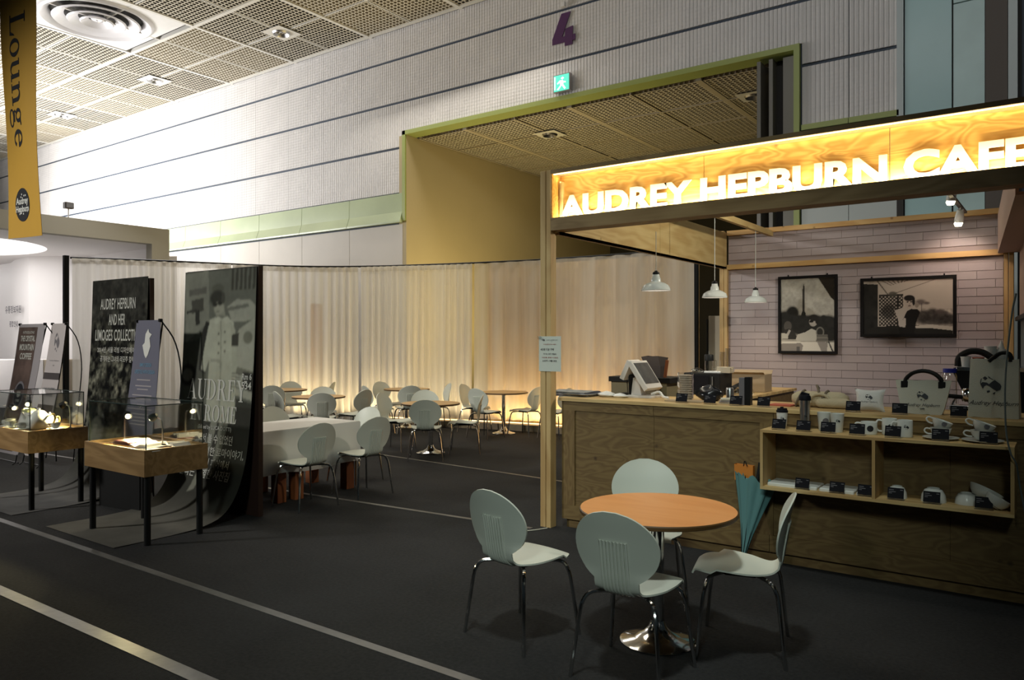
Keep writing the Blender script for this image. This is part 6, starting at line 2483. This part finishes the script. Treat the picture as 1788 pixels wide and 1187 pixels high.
for x, y, r_, h, mm, lb in ((-.625, 6.80, .035, .07, 'white', 'white paper cup on the coffee machine, left'), (-.545, 6.82, .038, .065, 'red_sheet', 'orange-red cup on the coffee machine'),
                            (-.475, 6.95, .042, .15, 'canvas_white', 'tall white paper cup stack on the coffee machine')):
    t2 = thing('paper_cup', lb, 'cup', (x, y, MZ), 0, GM)
    B().lathe([(r_ * .8, 0), (r_, h), (r_ * 1.06, h), (r_ * 1.06, h + .006), (r_ * .94, h + .004), (r_ * .75, .01), (.001, .01)], 22, cap0=True).obj('cup_body', M[mm], t2, 30)
t2 = thing('squeeze_bottle', 'white squeeze bottle with a pointed nozzle on the coffee machine', 'bottle', (-.405, 6.97, MZ))
B().lathe([(.032, 0), (.034, .01), (.034, .12), (.028, .135)], 20, cap0=True, cap1=True).obj('body', M['canvas_white'], t2, 30)
B().lathe([(.022, .135), (.02, .15), (.006, .19), (.004, .20)], 14, cap1=True).obj('nozzle', M['canvas_white'], t2, 30)
t2 = thing('jar', 'clear jar with a blue lid beside the espresso machine', 'jar', (-.80, 6.98, 0))
t2.location = (-.755, 6.45, CT - .22)
B().lathe([(.05, 0), (.05, .46), (.04, .49)], 20, cap0=True).obj('jar_body', M['clear'], t2, 30)
B().lathe([(.047, .485), (.047, .515), (.001, .517)], 20, cap0=True).obj('lid', M['blue_lid'], t2, 30)
t2.location = (-.72, 6.68, .93)

# ---- umbrella leaning at the counter
t = thing('umbrella', 'half folded teal umbrella standing point down against the counter', 'umbrella', (-1.93, 5.60, 0))
ax0, ax1 = Vector((.0, -.06, .03)), Vector((.075, .04, .66))
d_ = (ax1 - ax0).normalized()
e1 = Vector((1, 0, 0)) - d_ * d_.x
e1.normalize()
e2 = d_.cross(e1)
rings = []
nz, na_ = 12, 48
for i in range(nz):
    v = i / (nz - 1)
    ring = []
    for k in range(na_):
        a = 2 * PI * k / na_
        fold = math.cos(8 * a)
        rr = .012 + .135 * v ** 1.35 * (1 + .17 * fold * (v ** .5))
        c = ax0 + d_ * (v * .62 + (.022 * fold * v ** 6))
        ring.append(tuple(c + e1 * math.cos(a) * rr + e2 * math.sin(a) * rr * .55))
    rings.append(ring)
B().loft(rings).obj('canopy', M['umbrella'], t, 60)
b = B()
for k in range(8):
    a = 2 * PI * (k + .0) / 8
    p = [ax0 + d_ * (v * .62) + e1 * math.cos(a) * (.012 + .135 * v ** 1.35) * 1.0 + e2 * math.sin(a) * (.012 + .135 * v ** 1.35) * .55 for v in (.1, .4, .7, 1.0)]
    b.tube(p, .003, 5)
b.obj('ribs', M['black'], t)
B().tube([ax0 - d_ * .03, ax0 + d_ * .62], .006, 8).obj('shaft', M['steel'], t)
B().tube([ax0 + d_ * .60 + e1 * .01, ax0 + d_ * .74 + e1 * .012], .016, 10).obj('handle', M['black'], t, True)
t = thing('orange_bag', 'small orange paper bag hung on the counter front behind the umbrella', 'bag', (-1.975, 5.72, .60))
B().loft([[(-.07, -.02, 0), (.07, -.02, 0), (.07, .02, 0), (-.07, .02, 0)], [(-.072, -.022, .12), (.07, -.02, .115), (.07, .028, .115), (-.07, .028, .12)]], True, False).obj('bag_body', M['orange'], t)
B().tube([tuple(p) for p in catmull([(.0, -.02, .11), (.01, -.024, .15), (.03, -.024, .11)], 8)], .004, 5).obj('handle', M['black'], t)

# ---- grey cable hanging at the right end
t = thing('hanging_cable', 'grey cable hanging at the right end of the shelf unit', 'cable', (0, 0, 0))
P = [(-.24, 5.40, 1.94), (-.262, 5.385, 1.80), (-.292, 5.38, 1.45), (-.290, 5.38, 1.15), (-.268, 5.39, 1.0), (-.240, 5.42, .93), (-.225, 5.47, .80), (-.20, 5.48, .64)]
P2_ = catmull(P, 40)
B().tube([tuple(p) for p in P2_], .0052, 8).obj('cable_run', M['cable'], t, True)
# pale adhesive sheet end at the foot of the front stud and loose cable on the carpet
t = thing('floor_cable', 'thin pale cable on the carpet at the foot of the pine post', 'cable', (0, 0, 0))
B().tube([tuple(p) for p in catmull([(-3.70, 5.62, .006), (-3.78, 5.45, .006), (-3.95, 5.28, .006), (-4.15, 5.22, .006)], 14)], .005, 6).obj('cable_run', M['canvas'], t, True)

# ---- notice taped to the pine post
t = thing('paper_notice', 'printed paper notice taped across the pine post', 'notice', (-3.81, HY - .006, 1.385))
b = B()
b.grid([[(x, -.002 - .01 * (x / .235 - .5) ** 2 * (1 if x > .11 else -.5), z) for x in (0, .06, .117, .17, .235)] for z in (0, .1, .2, .31)])
b.obj('sheet', M['paper'], t, True)


def nf(x, y, n=0):
    return (x, -.0055 - .01 * (x / .235 - .5) ** 2 * (1 if x > .11 else -.5), y)


b = B()
put_emblem(b, lambda x, y, n=0: nf(.05 + x, .278 + y), .015)
b.obj('portrait_emblem', M['ink'], t)
b = B()
for tx, x0, x1, z0, h in (('AUDREY HEPBURN CAFE', .08, .20, .274, .006), ('CAFE', .13, .145, .26, .004), ('4만원 이상 구매', .02, .16, .183, .022), ('하시는 모든 분들께', .05, .185, .147, .014), ('쇼핑백 1개를 증정', .04, .19, .085, .016)):
    vs, fs = glyphs(tx, 1.0, bold=.012)
    vs = fit(vs, x0, x1, z0, z0 + h)
    put_text(b, vs, fs, lambda x, y, z=0: nf(x, y))
    b.obj('text_line', M['ink'], t)
    b = B()
b = B()
for tx, x0, x1, z0, h in (('오드리헵번카페 이벤트', .05, .185, .234, .010), ('사은품 증정 이벤트', .03, .205, .117, .011)):
    vs, fs = glyphs(tx, 1.0, bold=.012)
    vs = fit(vs, x0, x1, z0, z0 + h)
    put_text(b, vs, fs, lambda x, y, z=0: nf(x, y))
b.obj('red_lettering', M['ink_red'], t)
B().bbox(-.008, -.012, .285, .035, -.008, .312, .001).obj('tape', M['clear'], t)
